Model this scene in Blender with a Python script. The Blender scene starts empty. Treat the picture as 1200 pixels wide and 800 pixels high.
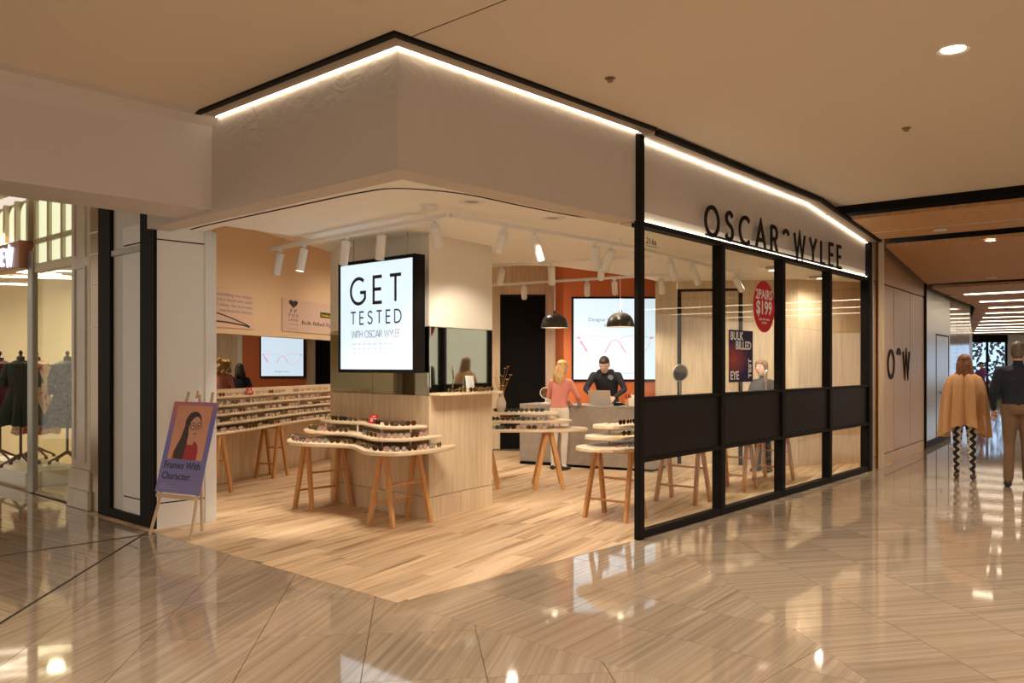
import bpy, bmesh, math, random
from mathutils import Vector, Matrix
random.seed(7)
S = bpy.context.scene
COL = S.collection
PI = math.pi
# ------------------------------------------------------------------ camera, world, exposure
F_PX, CAM_H, CX, CY = 1009.0, 1.55, 600.0, 428.0          # for a 1200 x 800 image
cam_data = bpy.data.cameras.new('camera'); cam = bpy.data.objects.new('camera', cam_data); COL.objects.link(cam)
cam.location = (0, 0, CAM_H); cam.rotation_euler = (PI/2, 0, 0)
cam_data.sensor_width = 36; cam_data.lens = F_PX*36/1200; cam_data.shift_y = (CY-400)/1200
cam_data.clip_end = 200; cam_data.clip_start = 0.05
S.camera = cam
world = bpy.data.worlds.new('world'); S.world = world; world.use_nodes = True
world.node_tree.nodes['Background'].inputs[0].default_value = (1.0, 0.86, 0.70, 1)
world.node_tree.nodes['Background'].inputs[1].default_value = 0.50
S.view_settings.view_transform = 'Standard'; S.view_settings.look = 'None'
S.view_settings.gamma = 1; S.view_settings.use_curve_mapping = False
S.view_settings.exposure = 0.84
WARM = (1.0, 0.85, 0.68); SHOPW = (1.0, 0.86, 0.68)

def ground(u, v, z=0.0):
    Y = F_PX*(CAM_H-z)/(v-CY); return Vector(((u-CX)/F_PX*Y, Y, z))
def at(u, v, Y):
    return Vector(((u-CX)/F_PX*Y, Y, CAM_H-(v-CY)*Y/F_PX))

# ------------------------------------------------------------------ plan of the place
A = Vector((-0.745, 5.62)); B = Vector((1.13, 7.67)); E = Vector((5.38, 12.82))
R1 = (B-A).normalized(); R2 = (E-B).normalized(); LD = Vector((-R1.y, R1.x))
N2 = Vector((R2.y, -R2.x))                                  # outward normal of the glass front
PIER = Vector((-3.46, 8.20))
Z_CEIL, Z_HEAD, Z_LOW, Z_HIGH = 3.63, 2.83, 2.87, 3.45
W_DIR = Vector((0.2407, 0.9706)); W_Q = Vector((-3.89, 11.0))   # inner left wall

# ------------------------------------------------------------------ node materials
MAT = {}
def _new(name):
    m = bpy.data.materials.new(name); m.use_nodes = True
    nt = m.node_tree; b = nt.nodes['Principled BSDF']; MAT[name] = m
    return m, nt, b
def plain(name, col, rough=0.5, metal=0.0, bump=0.0, bscale=60.0, var=0.06, spec=0.5, coat=0.0):
    m, nt, b = _new(name)
    b.inputs['Roughness'].default_value = rough; b.inputs['Metallic'].default_value = metal
    b.inputs['Specular IOR Level'].default_value = spec; b.inputs['Coat Weight'].default_value = coat
    tc = nt.nodes.new('ShaderNodeTexCoord'); n = nt.nodes.new('ShaderNodeTexNoise')
    n.inputs['Scale'].default_value = bscale; n.inputs['Detail'].default_value = 4
    nt.links.new(tc.outputs['Object'], n.inputs['Vector'])
    cr = nt.nodes.new('ShaderNodeValToRGB')
    cr.color_ramp.elements[0].position = 0.3; cr.color_ramp.elements[1].position = 0.7
    cr.color_ramp.elements[0].color = tuple(c*(1-var) for c in col)+(1,)
    cr.color_ramp.elements[1].color = tuple(min(1, c*(1+var)) for c in col)+(1,)
    nt.links.new(n.outputs['Fac'], cr.inputs[0]); nt.links.new(cr.outputs[0], b.inputs['Base Color'])
    if bump:
        bp = nt.nodes.new('ShaderNodeBump'); bp.inputs['Strength'].default_value = bump; bp.inputs['Distance'].default_value = 0.01
        nt.links.new(n.outputs['Fac'], bp.inputs['Height']); nt.links.new(bp.outputs[0], b.inputs['Normal'])
    return m
def emit(name, col, strength):
    m, nt, b = _new(name)
    b.inputs['Base Color'].default_value = tuple(c*0.5 for c in col)+(1,)
    b.inputs['Emission Color'].default_value = tuple(col)+(1,); b.inputs['Emission Strength'].default_value = strength
    b.inputs['Roughness'].default_value = 0.3
    return m
def grain(name, c1, c2, scale=(1, 1, 1), rough=0.45, rnd=0.0, rot=(0, 0, 0), detail=6, coords='Object', dist=0.4, bump=0.0, spec=0.5, lo=0.3, hi=0.7, c3=None):
    """stretched noise: wood grain and stone veins; rnd = tone change from piece to piece"""
    m, nt, b = _new(name); L = nt.links.new
    b.inputs['Roughness'].default_value = rough; b.inputs['Specular IOR Level'].default_value = spec
    tc = nt.nodes.new('ShaderNodeTexCoord'); oi = nt.nodes.new('ShaderNodeObjectInfo')
    mul = nt.nodes.new('ShaderNodeMath'); mul.operation = 'MULTIPLY'; mul.inputs[1].default_value = 37.0
    L(oi.outputs['Random'], mul.inputs[0])
    add = nt.nodes.new('ShaderNodeVectorMath'); add.operation = 'ADD'
    L(tc.outputs[coords], add.inputs[0]); L(mul.outputs[0], add.inputs[1])
    mp = nt.nodes.new('ShaderNodeMapping'); mp.inputs['Rotation'].default_value = rot; mp.inputs['Scale'].default_value = scale
    mp.vector_type = 'TEXTURE'
    mp.inputs['Scale'].default_value = tuple(1.0/s for s in scale)
    L(add.outputs[0], mp.inputs['Vector'])
    n = nt.nodes.new('ShaderNodeTexNoise'); n.inputs['Scale'].default_value = 1.0; n.inputs['Detail'].default_value = detail
    n.inputs['Roughness'].default_value = 0.62; n.inputs['Distortion'].default_value = dist
    L(mp.outputs[0], n.inputs['Vector'])
    cr = nt.nodes.new('ShaderNodeValToRGB'); e = cr.color_ramp.elements
    e[0].position = lo; e[1].position = hi; e[0].color = tuple(c1)+(1,); e[1].color = tuple(c2)+(1,)
    if c3:
        k = e.new((lo+hi)/2); k.color = tuple(c3)+(1,)
    L(n.outputs['Fac'], cr.inputs[0])
    hs = nt.nodes.new('ShaderNodeHueSaturation')
    mr = nt.nodes.new('ShaderNodeMapRange'); mr.inputs['To Min'].default_value = 1-rnd; mr.inputs['To Max'].default_value = 1+rnd
    L(oi.outputs['Random'], mr.inputs['Value']); L(mr.outputs[0], hs.inputs['Value'])
    L(cr.outputs[0], hs.inputs['Color']); L(hs.outputs[0], b.inputs['Base Color'])
    if bump:
        bp = nt.nodes.new('ShaderNodeBump'); bp.inputs['Strength'].default_value = bump; bp.inputs['Distance'].default_value = 0.004
        L(n.outputs['Fac'], bp.inputs['Height']); L(bp.outputs[0], b.inputs['Normal'])
    return m
def glass(name, tint=(0.96, 0.97, 0.95), refl=1.0, rough=0.0):
    m = bpy.data.materials.new(name); m.use_nodes = True; nt = m.node_tree; nt.nodes.clear(); MAT[name] = m
    o = nt.nodes.new('ShaderNodeOutputMaterial'); mx = nt.nodes.new('ShaderNodeMixShader')
    t = nt.nodes.new('ShaderNodeBsdfTransparent'); t.inputs[0].default_value = tuple(tint)+(1,)
    g = nt.nodes.new('ShaderNodeBsdfGlossy'); g.inputs['Roughness'].default_value = rough
    lw = nt.nodes.new('ShaderNodeLayerWeight'); lw.inputs[0].default_value = 0.5
    pw = nt.nodes.new('ShaderNodeMath'); pw.operation = 'POWER'; pw.inputs[1].default_value = 5.0
    ml = nt.nodes.new('ShaderNodeMath'); ml.operation = 'MULTIPLY_ADD'; ml.inputs[1].default_value = 0.9*refl; ml.inputs[2].default_value = 0.045*refl
    nt.links.new(lw.outputs['Facing'], pw.inputs[0]); nt.links.new(pw.outputs[0], ml.inputs[0]); nt.links.new(ml.outputs[0], mx.inputs[0])
    nt.links.new(t.outputs[0], mx.inputs[1]); nt.links.new(g.outputs[0], mx.inputs[2]); nt.links.new(mx.outputs[0], o.inputs[0])
    return m

plain('ceiling_paint', (0.76, 0.65, 0.52), 0.8, bump=0.02, bscale=200, var=0.015)
plain('bulkhead_paint', (0.62, 0.55, 0.49), 0.75, var=0.015)
def plaster(name, col, strength):
    m, nt, b = _new(name); L = nt.links.new
    b.inputs['Base Color'].default_value = tuple(col)+(1,); b.inputs['Roughness'].default_value = 0.85
    tc = nt.nodes.new('ShaderNodeTexCoord')
    n1 = nt.nodes.new('ShaderNodeTexNoise'); n1.inputs['Scale'].default_value = 5.5; n1.inputs['Detail'].default_value = 9; n1.inputs['Distortion'].default_value = 1.6
    n2 = nt.nodes.new('ShaderNodeTexVoronoi'); n2.inputs['Scale'].default_value = 2.2; n2.feature = 'SMOOTH_F1'
    n3 = nt.nodes.new('ShaderNodeTexNoise'); n3.inputs['Scale'].default_value = 1.3; n3.inputs['Detail'].default_value = 3
    for n in (n1, n3): L(tc.outputs['Object'], n.inputs['Vector'])
    vm = nt.nodes.new('ShaderNodeVectorMath'); vm.operation = 'ADD'
    L(tc.outputs['Object'], vm.inputs[0]); L(n1.outputs['Color'], vm.inputs[1]); L(vm.outputs[0], n2.inputs['Vector'])
    ad = nt.nodes.new('ShaderNodeMath'); ad.operation = 'MULTIPLY'; L(n2.outputs['Distance'], ad.inputs[0]); L(n3.outputs['Fac'], ad.inputs[1])
    a2 = nt.nodes.new('ShaderNodeMath'); a2.operation = 'MULTIPLY_ADD'; a2.inputs[1].default_value = 0.5
    L(n1.outputs['Fac'], a2.inputs[0]); L(ad.outputs[0], a2.inputs[2])
    bp = nt.nodes.new('ShaderNodeBump'); bp.inputs['Strength'].default_value = strength; bp.inputs['Distance'].default_value = 0.02
    L(a2.outputs[0], bp.inputs['Height']); L(bp.outputs[0], b.inputs['Normal'])
    return m
plaster('plaster', (0.57, 0.50, 0.43), 1.0)
plain('black_metal', (0.010, 0.008, 0.007), 0.6, 0.0, var=0.1, spec=0.10)
plain('black_matte', (0.006, 0.005, 0.005), 0.7, spec=0.1)
plain('dark_joint', (0.02, 0.016, 0.013), 0.8)
plain('bronze_lip', (0.34, 0.25, 0.17), 0.5)
grain('dark_veneer', (0.007, 0.0038, 0.0022), (0.014, 0.0075, 0.0045), (60, 60, 4), 0.5, spec=0.15)
plain('white_laminate', (0.78, 0.77, 0.75), 0.4, var=0.01)
plain('off_white_panel', (0.66, 0.63, 0.58), 0.55, bump=0.04, bscale=400, var=0.03)
plain('shop_ceiling', (0.88, 0.85, 0.79), 0.8, var=0.01)
plain('cream_paint', (0.82, 0.76, 0.66), 0.7, var=0.01)
plain('tan_paint', (0.74, 0.56, 0.36), 0.7, var=0.01)
plain('orange_paint', (0.62, 0.15, 0.035), 0.55, var=0.03)
plain('white_metal', (0.80, 0.78, 0.74), 0.35, var=0.01)
grain('pale_oak', (0.56, 0.42, 0.27), (0.74, 0.60, 0.43), (26, 26, 1.6), 0.42, 0.03, dist=0.6)
grain('edge_ply', (0.66, 0.50, 0.33), (0.83, 0.69, 0.51), (6, 6, 60), 0.4, 0.02)
grain('trestle_timber', (0.47, 0.21, 0.065), (0.66, 0.34, 0.13), (30, 30, 3), 0.4, 0.06)
grain('corridor_timber', (0.50, 0.25, 0.09), (0.68, 0.38, 0.17), (30, 30, 1.2), 0.45, 0.02)
grain('wall_veneer', (0.47, 0.27, 0.13), (0.56, 0.345, 0.18), (26, 26, 1.5), 0.4, 0.03)
grain('floor_plank', (0.27, 0.15, 0.07), (0.74, 0.55, 0.36), (7, 0.42, 5), 0.42, 0.11, dist=0.9, detail=8, lo=0.33, hi=0.62, c3=(0.60, 0.415, 0.245))
grain('marble_a', (0.235, 0.178, 0.128), (0.46, 0.375, 0.29), (30, 0.35, 4), 0.05, 0.07, rot=(0, 0, -0.30), spec=0.75, dist=0.35, detail=7, c3=(0.36, 0.28, 0.205), lo=0.24, hi=0.70)
grain('marble_b', (0.235, 0.178, 0.128), (0.46, 0.375, 0.29), (0.35, 30, 4), 0.05, 0.07, rot=(0, 0, 0.12), spec=0.75, dist=0.35, detail=7, c3=(0.36, 0.28, 0.205), lo=0.24, hi=0.70)
grain('marble_wall', (0.40, 0.33, 0.27), (0.66, 0.58, 0.48), (0.6, 0.6, 16), 0.08, 0.05, dist=0.7)
plain('grout', (0.17, 0.115, 0.07), 0.7)
plain('grey_concrete', (0.34, 0.29, 0.245), 0.6, bscale=9, var=0.10)
plain('grey_panel', (0.46, 0.44, 0.41), 0.28, 0.35, var=0.02)
plain('stone_cream', (0.60, 0.52, 0.43), 0.25, bscale=3, var=0.08)
plain('bronze', (0.36, 0.27, 0.18), 0.22, 0.8)
plain('grey_frame', (0.35, 0.34, 0.32), 0.35, 0.6)
glass('shop_glass', refl=0.6); glass('boutique_glass', (0.95, 0.96, 0.90), 0.55)
m = plain('mirror_glass', (0.50, 0.52, 0.44), 0.03, 1.0, var=0.005)
emit('led', (1.0, 0.86, 0.66), 5.5)
emit('spot_lens', (1.0, 0.86, 0.62), 14.0)
emit('lamp_disc', (1.0, 0.80, 0.55), 8.0)
emit('linear_led', (1.0, 0.84, 0.62), 3.6)
emit('screen_glow', (0.72, 0.88, 1.0), 0.53)
emit('screen_glow_small', (0.70, 0.86, 1.0), 0.46)
emit('transom_glow', (0.83, 0.86, 0.56), 0.52)
emit('letter_glow', (0.55, 0.72, 1.0), 1.6)
emit('daylight_pane', (0.40, 0.60, 1.0), 1.1)
plain('ink', (0.015, 0.016, 0.022), 0.5)
plain('ink_grey', (0.30, 0.33, 0.38), 0.5); plain('ink_pale', (0.62, 0.68, 0.75), 0.5)
emit('pink_print', (0.80, 0.30, 0.46), 0.48); emit('pink_pale_print', (0.78, 0.56, 0.68), 0.48); emit('screen_ink', (0.20, 0.24, 0.30), 0.4); emit('screen_faint', (0.55, 0.66, 0.78), 0.48)
plain('red_print', (0.56, 0.010, 0.014), 0.5, var=0.02, spec=0.15); plain('white_print', (0.85, 0.84, 0.82), 0.5)
plain('pinkish_board', (0.66, 0.48, 0.40), 0.6, var=0.01); plain('green_print', (0.045, 0.085, 0.02), 0.5)
plain('yellow_print', (0.85, 0.55, 0.05), 0.5)

# ------------------------------------------------------------------ mesh helpers
def setp(o, label=None, cat=None, group=None, kind=None):
    if label: o['label'] = label
    if cat: o['category'] = cat
    if group: o['group'] = group
    if kind: o['kind'] = kind
    return o
def mobj(name, me, parent=None, mat=None):
    o = bpy.data.objects.new(name, me); COL.objects.link(o)
    if parent: o.parent = parent
    if mat and not me.materials: me.materials.append(MAT[mat])
    return o
def empty(name, label=None, cat=None, loc=(0, 0, 0), rz=0.0, group=None, kind=None, mw=None):
    o = bpy.data.objects.new(name, None); COL.objects.link(o); o.empty_display_size = 0.05
    if mw is not None: o.matrix_world = mw
    else: o.location = loc; o.rotation_euler = (0, 0, rz)
    return setp(o, label, cat, group, kind)
def frame(o, right):
    """matrix with x = right (plan direction), y = up, z = towards the viewer"""
    r = Vector((right[0], right[1], 0)).normalized(); u = Vector((0, 0, 1)); n = r.cross(u)
    m = Matrix.Identity(4)
    for i in range(3): m[i][0] = r[i]; m[i][1] = u[i]; m[i][2] = n[i]; m[i][3] = o[i]
    return m
class MB:
    def __init__(s): s.v = []; s.f = []; s.m = []; s.cur = 0; s.slots = []
    def use(s, mat):
        if mat not in s.slots: s.slots.append(mat)
        s.cur = s.slots.index(mat); return s
    def add(s, v, f):
        k = len(s.v); s.v += [tuple(p) for p in v]
        for q in f: s.f.append(tuple(i+k for i in q)); s.m.append(s.cur)
        return s
    def box(s, x0, x1, y0, y1, z0, z1):
        v = [(x, y, z) for z in (z0, z1) for y in (y0, y1) for x in (x0, x1)]
        return s.add(v, [(0, 2, 3, 1), (4, 5, 7, 6), (0, 1, 5, 4), (2, 6, 7, 3), (0, 4, 6, 2), (1, 3, 7, 5)])
    def prism(s, poly, z0, z1):
        n = len(poly); a = sum(poly[i][0]*poly[(i+1) % n][1]-poly[(i+1) % n][0]*poly[i][1] for i in range(n))
        if a < 0: poly = list(reversed(poly))
        v = [(p[0], p[1], z0) for p in poly]+[(p[0], p[1], z1) for p in poly]
        f = [tuple(reversed(range(n))), tuple(range(n, 2*n))]+[(i, (i+1) % n, n+(i+1) % n, n+i) for i in range(n)]
        return s.add(v, f)
    def bar(s, p, q, w, h=None, up=(0, 0, 1)):
        p, q = Vector(p), Vector(q); h = h or w; d = (q-p).normalized(); up = Vector(up)
        if abs(d.dot(up)) > 0.98: up = Vector((0, 1, 0))
        a = d.cross(up).normalized(); b = a.cross(d).normalized()
        v = [c+a*(i*w/2)+b*(j*h/2) for c in (p, q) for j in (-1, 1) for i in (-1, 1)]
        return s.add(v, [(0, 1, 3, 2), (4, 6, 7, 5), (0, 4, 5, 1), (2, 3, 7, 6), (0, 2, 6, 4), (1, 5, 7, 3)])
    def tube(s, pts, r, n=8, caps=True, closed=False):
        pts = [Vector(p) for p in pts]; N = len(pts); rr = r if isinstance(r, (list, tuple)) else [r]*N
        ref = None; rings = []
        for i in range(N):
            if closed: d = pts[(i+1) % N]-pts[i-1]
            else: d = pts[min(i+1, N-1)]-pts[max(i-1, 0)]
            d.normalize()
            if ref is None: ref = Vector((0, 0, 1)) if abs(d.z) < 0.9 else Vector((1, 0, 0))
            a = (ref-d*ref.dot(d)).normalized(); ref = a; b = d.cross(a)
            rings.append([pts[i]+(a*math.cos(2*PI*k/n)+b*math.sin(2*PI*k/n))*rr[i] for k in range(n)])
        v = [p for ring in rings for p in ring]; f = []
        for i in range(N if closed else N-1):
            j = (i+1) % N
            for k in range(n): f.append((i*n+k, i*n+(k+1) % n, j*n+(k+1) % n, j*n+k))
        if caps and not closed: f += [tuple(reversed(range(n))), tuple(range((N-1)*n, N*n))]
        return s.add(v, f)
    def lathe(s, prof, c=(0, 0, 0), n=20, cap0=True, cap1=True):
        v = []; f = []
        for r, z in prof:
            for k in range(n): v.append((c[0]+r*math.cos(2*PI*k/n), c[1]+r*math.sin(2*PI*k/n), c[2]+z))
        for i in range(len(prof)-1):
            for k in range(n): f.append((i*n+k, i*n+(k+1) % n, (i+1)*n+(k+1) % n, (i+1)*n+k))
        if cap0: f.append(tuple(reversed(range(n))))
        if cap1: f.append(tuple(range((len(prof)-1)*n, len(prof)*n)))
        return s.add(v, f)
    def loft(s, rings, caps=True):
        n = len(rings[0]); v = [p for r in rings for p in r]; f = []
        for i in range(len(rings)-1):
            for k in range(n): f.append((i*n+k, i*n+(k+1) % n, (i+1)*n+(k+1) % n, (i+1)*n+k))
        if caps: f += [tuple(reversed(range(n))), tuple(range((len(rings)-1)*n, len(rings)*n))]
        return s.add(v, f)
    def ball(s, c, r, n=10, m=6):
        r = r if isinstance(r, (tuple, list)) else (r, r, r)
        rings = []
        for i in range(m+1):
            t = -PI/2+PI*(i+0.02)/(m+0.04); rings.append([(c[0]+r[0]*math.cos(t)*math.cos(2*PI*k/n), c[1]+r[1]*math.cos(t)*math.sin(2*PI*k/n), c[2]+r[2]*math.sin(t)) for k in range(n)])
        return s.loft(rings)
    def poly(s, pts): return s.add(pts, [tuple(range(len(pts)))])
    def mesh(s, name, smooth=False):
        me = bpy.data.meshes.new(name); me.from_pydata(s.v, [], s.f)
        for k in s.slots: me.materials.append(MAT[k])
        if len(s.slots) > 1: me.polygons.foreach_set('material_index', s.m)
        if smooth:
            me.polygons.foreach_set('use_smooth', [True]*len(me.polygons))
        me.update(); return me
    def build(s, name, mat=None, parent=None, smooth=False, bevel=0.0, angle=40):
        if mat and not s.slots: s.slots = [mat]
        me = s.mesh(name, smooth)
        if bevel:
            bm = bmesh.new(); bm.from_mesh(me)
            bmesh.ops.recalc_face_normals(bm, faces=bm.faces)
            ed = [e for e in bm.edges if e.is_manifold and e.calc_face_angle(0) > 0.6]
            bmesh.ops.bevel(bm, geom=ed, offset=bevel, segments=1, affect='EDGES', clamp_overlap=True)
            bm.to_mesh(me); bm.free()
        if smooth and hasattr(me, 'set_sharp_from_angle'): me.set_sharp_from_angle(angle=math.radians(angle))
        return mobj(name, me, parent)
def clip(poly, p, n):
    """keep the side of the line through p with normal n"""
    out = []
    for i in range(len(poly)):
        a, b = poly[i], poly[(i+1) % len(poly)]
        da = (a[0]-p[0])*n[0]+(a[1]-p[1])*n[1]; db = (b[0]-p[0])*n[0]+(b[1]-p[1])*n[1]
        if da >= 0: out.append(a)
        if (da >= 0) != (db >= 0):
            t = da/(da-db); out.append((a[0]+(b[0]-a[0])*t, a[1]+(b[1]-a[1])*t))
    return out
def area(poly):
    return abs(sum(poly[i][0]*poly[(i+1) % len(poly)][1]-poly[(i+1) % len(poly)][0]*poly[i][1] for i in range(len(poly))))/2
def catmull(pts, n=6, closed=False):
    P = [Vector(p) for p in pts]; N = len(P); out = []
    rng = range(N) if closed else range(N-1)
    for i in rng:
        p0 = P[i-1] if (closed or i > 0) else P[0]; p1 = P[i]; p2 = P[(i+1) % N]; p3 = P[(i+2) % N] if (closed or i+2 < N) else P[-1]
        for k in range(n):
            t = k/n; out.append(0.5*((2*p1)+(p2-p0)*t+(2*p0-5*p1+4*p2-p3)*t*t+(3*p1-p0-3*p2+p3)*t**3))
    if not closed: out.append(P[-1])
    return out
def spot(name, loc, target, watts, angle, blend=0.5, col=SHOPW, size=0.04, parent=None):
    d = bpy.data.lights.new(name, 'SPOT'); d.energy = watts; d.spot_size = math.radians(angle); d.spot_blend = blend
    d.color = col; d.shadow_soft_size = size
    o = bpy.data.objects.new(name, d); COL.objects.link(o)
    o.location = loc; o.rotation_euler = (Vector(target)-Vector(loc)).to_track_quat('-Z', 'Y').to_euler()
    return o
# lettering ------------------------------------------------------------------
def arc(cx, cy, rx, ry, a0, a1, n=14):
    return [(cx+rx*math.cos(math.radians(a0+(a1-a0)*i/n)), cy+ry*math.sin(math.radians(a0+(a1-a0)*i/n))) for i in range(n+1)]
GLYPH = {
 'O': (1.0, [(arc(.5, .5, .5, .5, 90, 450, 28)[:-1], True)]),
 'C': (.88, [(arc(.5, .5, .5, .5, 48, 312, 22), False)]),
 'G': (.96, [(arc(.5, .5, .5, .5, 50, 325, 22)+[(.91, .44), (.6, .44)], False)]),
 'S': (.58, [([(.54, .86), (.45, .96), (.29, 1.0), (.13, .95), (.05, .83), (.06, .69), (.16, .6), (.3, .54), (.45, .47), (.55, .36), (.55, .2), (.46, .06), (.29, 0), (.12, .04), (.01, .17)], False)]),
 'A': (.86, [([(0, 0), (.43, 1), (.86, 0)], False), ([(.16, .31), (.70, .31)], False)]),
 'R': (.60, [([(0, 0), (0, 1)], False), ([(0, .98), (.3, .98)]+arc(.3, .73, .25, .25, 85, -85, 10)+[(.3, .48), (0, .48)], False), ([(.28, .48), (.58, 0)], False)]),
 'W': (1.16, [([(0, 1), (.29, 0), (.58, 1), (.87, 0), (1.16, 1)], False)]),
 'Y': (.78, [([(0, 1), (.39, .46), (.39, 0)], False), ([(.39, .46), (.78, 1)], False)]),
 'L': (.46, [([(0, 1), (0, 0.0), (.46, 0.0)], False)]),
 'E': (.50, [([(.5, 1), (0, 1), (0, 0), (.5, 0)], False), ([(0, .52), (.46, .52)], False)]),
 'T': (.66, [([(0, 1), (.66, 1)], False), ([(.33, 1), (.33, 0)], False)]),
 'D': (.78, [([(.0, .0), (0, 1), (.28, 1)]+arc(.28, .5, .5, .5, 85, -85, 14)+[(.28, 0), (0, 0)], False)]),
 'I': (.02, [([(0, 0), (0, 1)], False)]),
 'H': (.62, [([(0, 0), (0, 1)], False), ([(.62, 0), (.62, 1)], False), ([(0, .52), (.62, .52)], False)]),
 '^': (.62, [(arc(.31, .60, .31, .31, 28, 152, 10), False)]),
}
def stroke(mb, pts, closed, w, z0, z1):
    P = [Vector((p[0], p[1])) for p in pts]; N = len(P); l = []; r = []
    for i in range(N):
        a = P[i]-P[i-1] if (i > 0 or closed) else P[1]-P[0]
        b = P[(i+1) % N]-P[i] if (i < N-1 or closed) else P[-1]-P[-2]
        a.normalize(); b.normalize(); n1 = Vector((-a.y, a.x)); n2 = Vector((-b.y, b.x)); n = n1+n2
        if n.length < 1e-4: n = n1
        n.normalize(); k = min(1.0/max(n.dot(n1), 0.33), 2.6)
        l.append(P[i]+n*(w/2*k)); r.append(P[i]-n*(w/2*k))
    for i in range(N if closed else N-1):
        j = (i+1) % N; mb.prism([r[i], r[j], l[j], l[i]], z0, z1)
def letter_obj(ch, h, w, depth, mat, parent, x, y, z=0.0, name='letter'):
    wd, st = GLYPH[ch]; mb = MB()
    for pts, cl in st: stroke(mb, [(p[0]*h, p[1]*h) for p in pts], cl, w, 0, depth)
    o = mb.build(name, mat, parent); o.location = (x, y, z); return o
def word_width(word, h, gap): return sum((GLYPH[c][0]*h if c != ' ' else .45*h)+gap for c in word)-gap
def word(txt, h, w, depth, mat, parent, x, y, z, gap, name='letter'):
    for c in txt:
        if c == ' ': x += .45*h+gap; continue
        letter_obj(c, h, w, depth, mat, parent, x, y, z, name); x += GLYPH[c][0]*h+gap
    return x
def text(body, size, mat, parent, x, y, z, align='LEFT', name='lettering', rot=0.0, sx=1.0, thick=0.0, depth=0.0008, bold=0.0):
    cu = bpy.data.curves.new(name, 'FONT'); cu.body = body; cu.size = size; cu.align_x = align; cu.extrude = depth; cu.offset = bold
    cu.resolution_u = 2; cu.space_line = 1.0
    t = bpy.data.objects.new(name, cu); COL.objects.link(t)
    me = bpy.data.meshes.new_from_object(t.evaluated_get(bpy.context.evaluated_depsgraph_get()))
    bpy.data.objects.remove(t); me.materials.clear(); me.materials.append(MAT[mat])
    o = mobj(name, me, parent); o.location = (x, y, z); o.rotation_euler = (0, 0, rot); o.scale = (sx, 1, 1)
    return o
# ------------------------------------------------------------------ general light of the mall: recessed ceiling downlights
PIER = Vector((-3.36, 8.15))
def s2(s, out=0.0): p = B+R2*s+N2*out; return Vector((p.x, p.y))
def lt(t, inn=0.0): p = PIER+LD*t+R1*inn; return Vector((p.x, p.y))
def tup(v): return (v[0], v[1])
def quad(a, b, d): return [tup(a), tup(b), tup(b+d), tup(a+d)]
def v2(x, y): return Vector((x, y))

DOWNLIGHTS = [(2.90, 5.66), (-3.2, 3.2), (0.2, 2.0), (3.0, 2.0), (5.6, 5.2), (5.9, 8.2), (-1.6, -0.6), (2.2, -1.2), (-5.2, 1.0), (6.2, 1.6)]
for i, (x, y) in enumerate(DOWNLIGHTS):
    lab = 'round recessed downlight glowing in the beige ceiling, upper right' if i == 0 else 'round recessed downlight in the beige mall ceiling outside the view'
    t = empty('ceiling_downlight', lab, 'downlight', (x, y, Z_CEIL), group='mall downlights')
    MB().lathe([(0.075, -0.004), (0.10, -0.012), (0.10, 0.0)], n=24, cap0=False, cap1=False).build('trim_ring', 'white_metal', t, smooth=True)
    MB().lathe([(0.074, -0.006), (0.072, -0.004)], n=24).build('lamp_disc', 'lamp_disc', t)
    spot('downlight_lamp', (x, y, Z_CEIL-0.03), (x, y, 0), 185, 150, 0.9, WARM, 0.08)

# ------------------------------------------------------------------ mall floor: stone tiles one by one, dark strips between the fields
floor = MB().prism([(-14, -3), (40, -3), (40, 44), (-14, 44)], -0.10, -0.012).build('floor', 'grout'); setp(floor, 'polished striped stone floor of the mall', 'floor', kind='structure')
def in_view(p, m=1.0):
    if p[1] < 3.1: return False
    return -0.62*p[1]-m < p[0] < 0.62*p[1]+m
AX = Vector((-0.112, 1.0)).normalized()                    # field axis (nearly straight ahead)
tiles = []
def field(origin, ax, w, l, clips, mat, off=0.0, shift=0.0, ymax=44):
    bx = Vector((ax.y, -ax.x))
    for i in range(-30, 60):
        for j in range(-12, 60):
            o = origin+bx*(i*w)+ax*(j*l+(shift if i % 2 else 0))
            c = o+bx*(w/2)+ax*(l/2)
            if not in_view(c) or c.y > ymax: continue
            g = 0.002
            poly = [tup(o+bx*g+ax*g), tup(o+bx*(w-g)+ax*g), tup(o+bx*(w-g)+ax*(l-g)), tup(o+bx*g+ax*(l-g))]
            for (p, n) in clips:
                poly = clip(poly, p, n)
                if len(poly) < 3: break
            if len(poly) < 3 or area(poly) < 0.0006: continue
            tiles.append((c.length, c, math.atan2(ax.y, ax.x)-PI/2, poly, mat))
nL0 = R1                                                     # beyond the line through the corner, on the shop's side
nC = Vector((AX.y, -AX.x)); C0 = Vector((1.38, 7.55)); D0 = Vector((-3.22, 6.45))
outR1 = Vector((R1.y, -R1.x)); g = 0.003
seam = Vector((-3.2, 8.06)); nS = LD
field(C0-nC*0.62*6, AX, 0.62, 0.77, [(A+LD*0, -nL0), (D0, nC)], 'marble_a')
for cl_ in ([(A, outR1), (B, -R1)], [(B, N2), (B, R1)]): field(A, -LD, 0.60, 0.80, [(A, nL0), (C0, -nC)]+cl_, 'marble_b')
for cl_ in ([(B+N2*0.02, N2), (s2(6.58), -R2)], [(s2(6.58), R2), (s2(6.58, -1.2), N2)]): field(C0, AX, 0.62, 0.77, [(C0, nC), (A, nL0)]+cl_, 'marble_b', ymax=17)
field(C0, AX, 1.24, 1.54, [(C0, nC), (v2(-9, 17.0), v2(0, 1))], 'marble_b')
field(seam, R1, 0.62, 0.80, [(D0, -nC), (seam, -nS)], 'marble_b')
field(seam, R1, 0.62, 0.80, [(D0, -nC), (seam+LD*0.03, nS), (PIER+outR1*0, -nL0)], 'marble_b')
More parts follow.
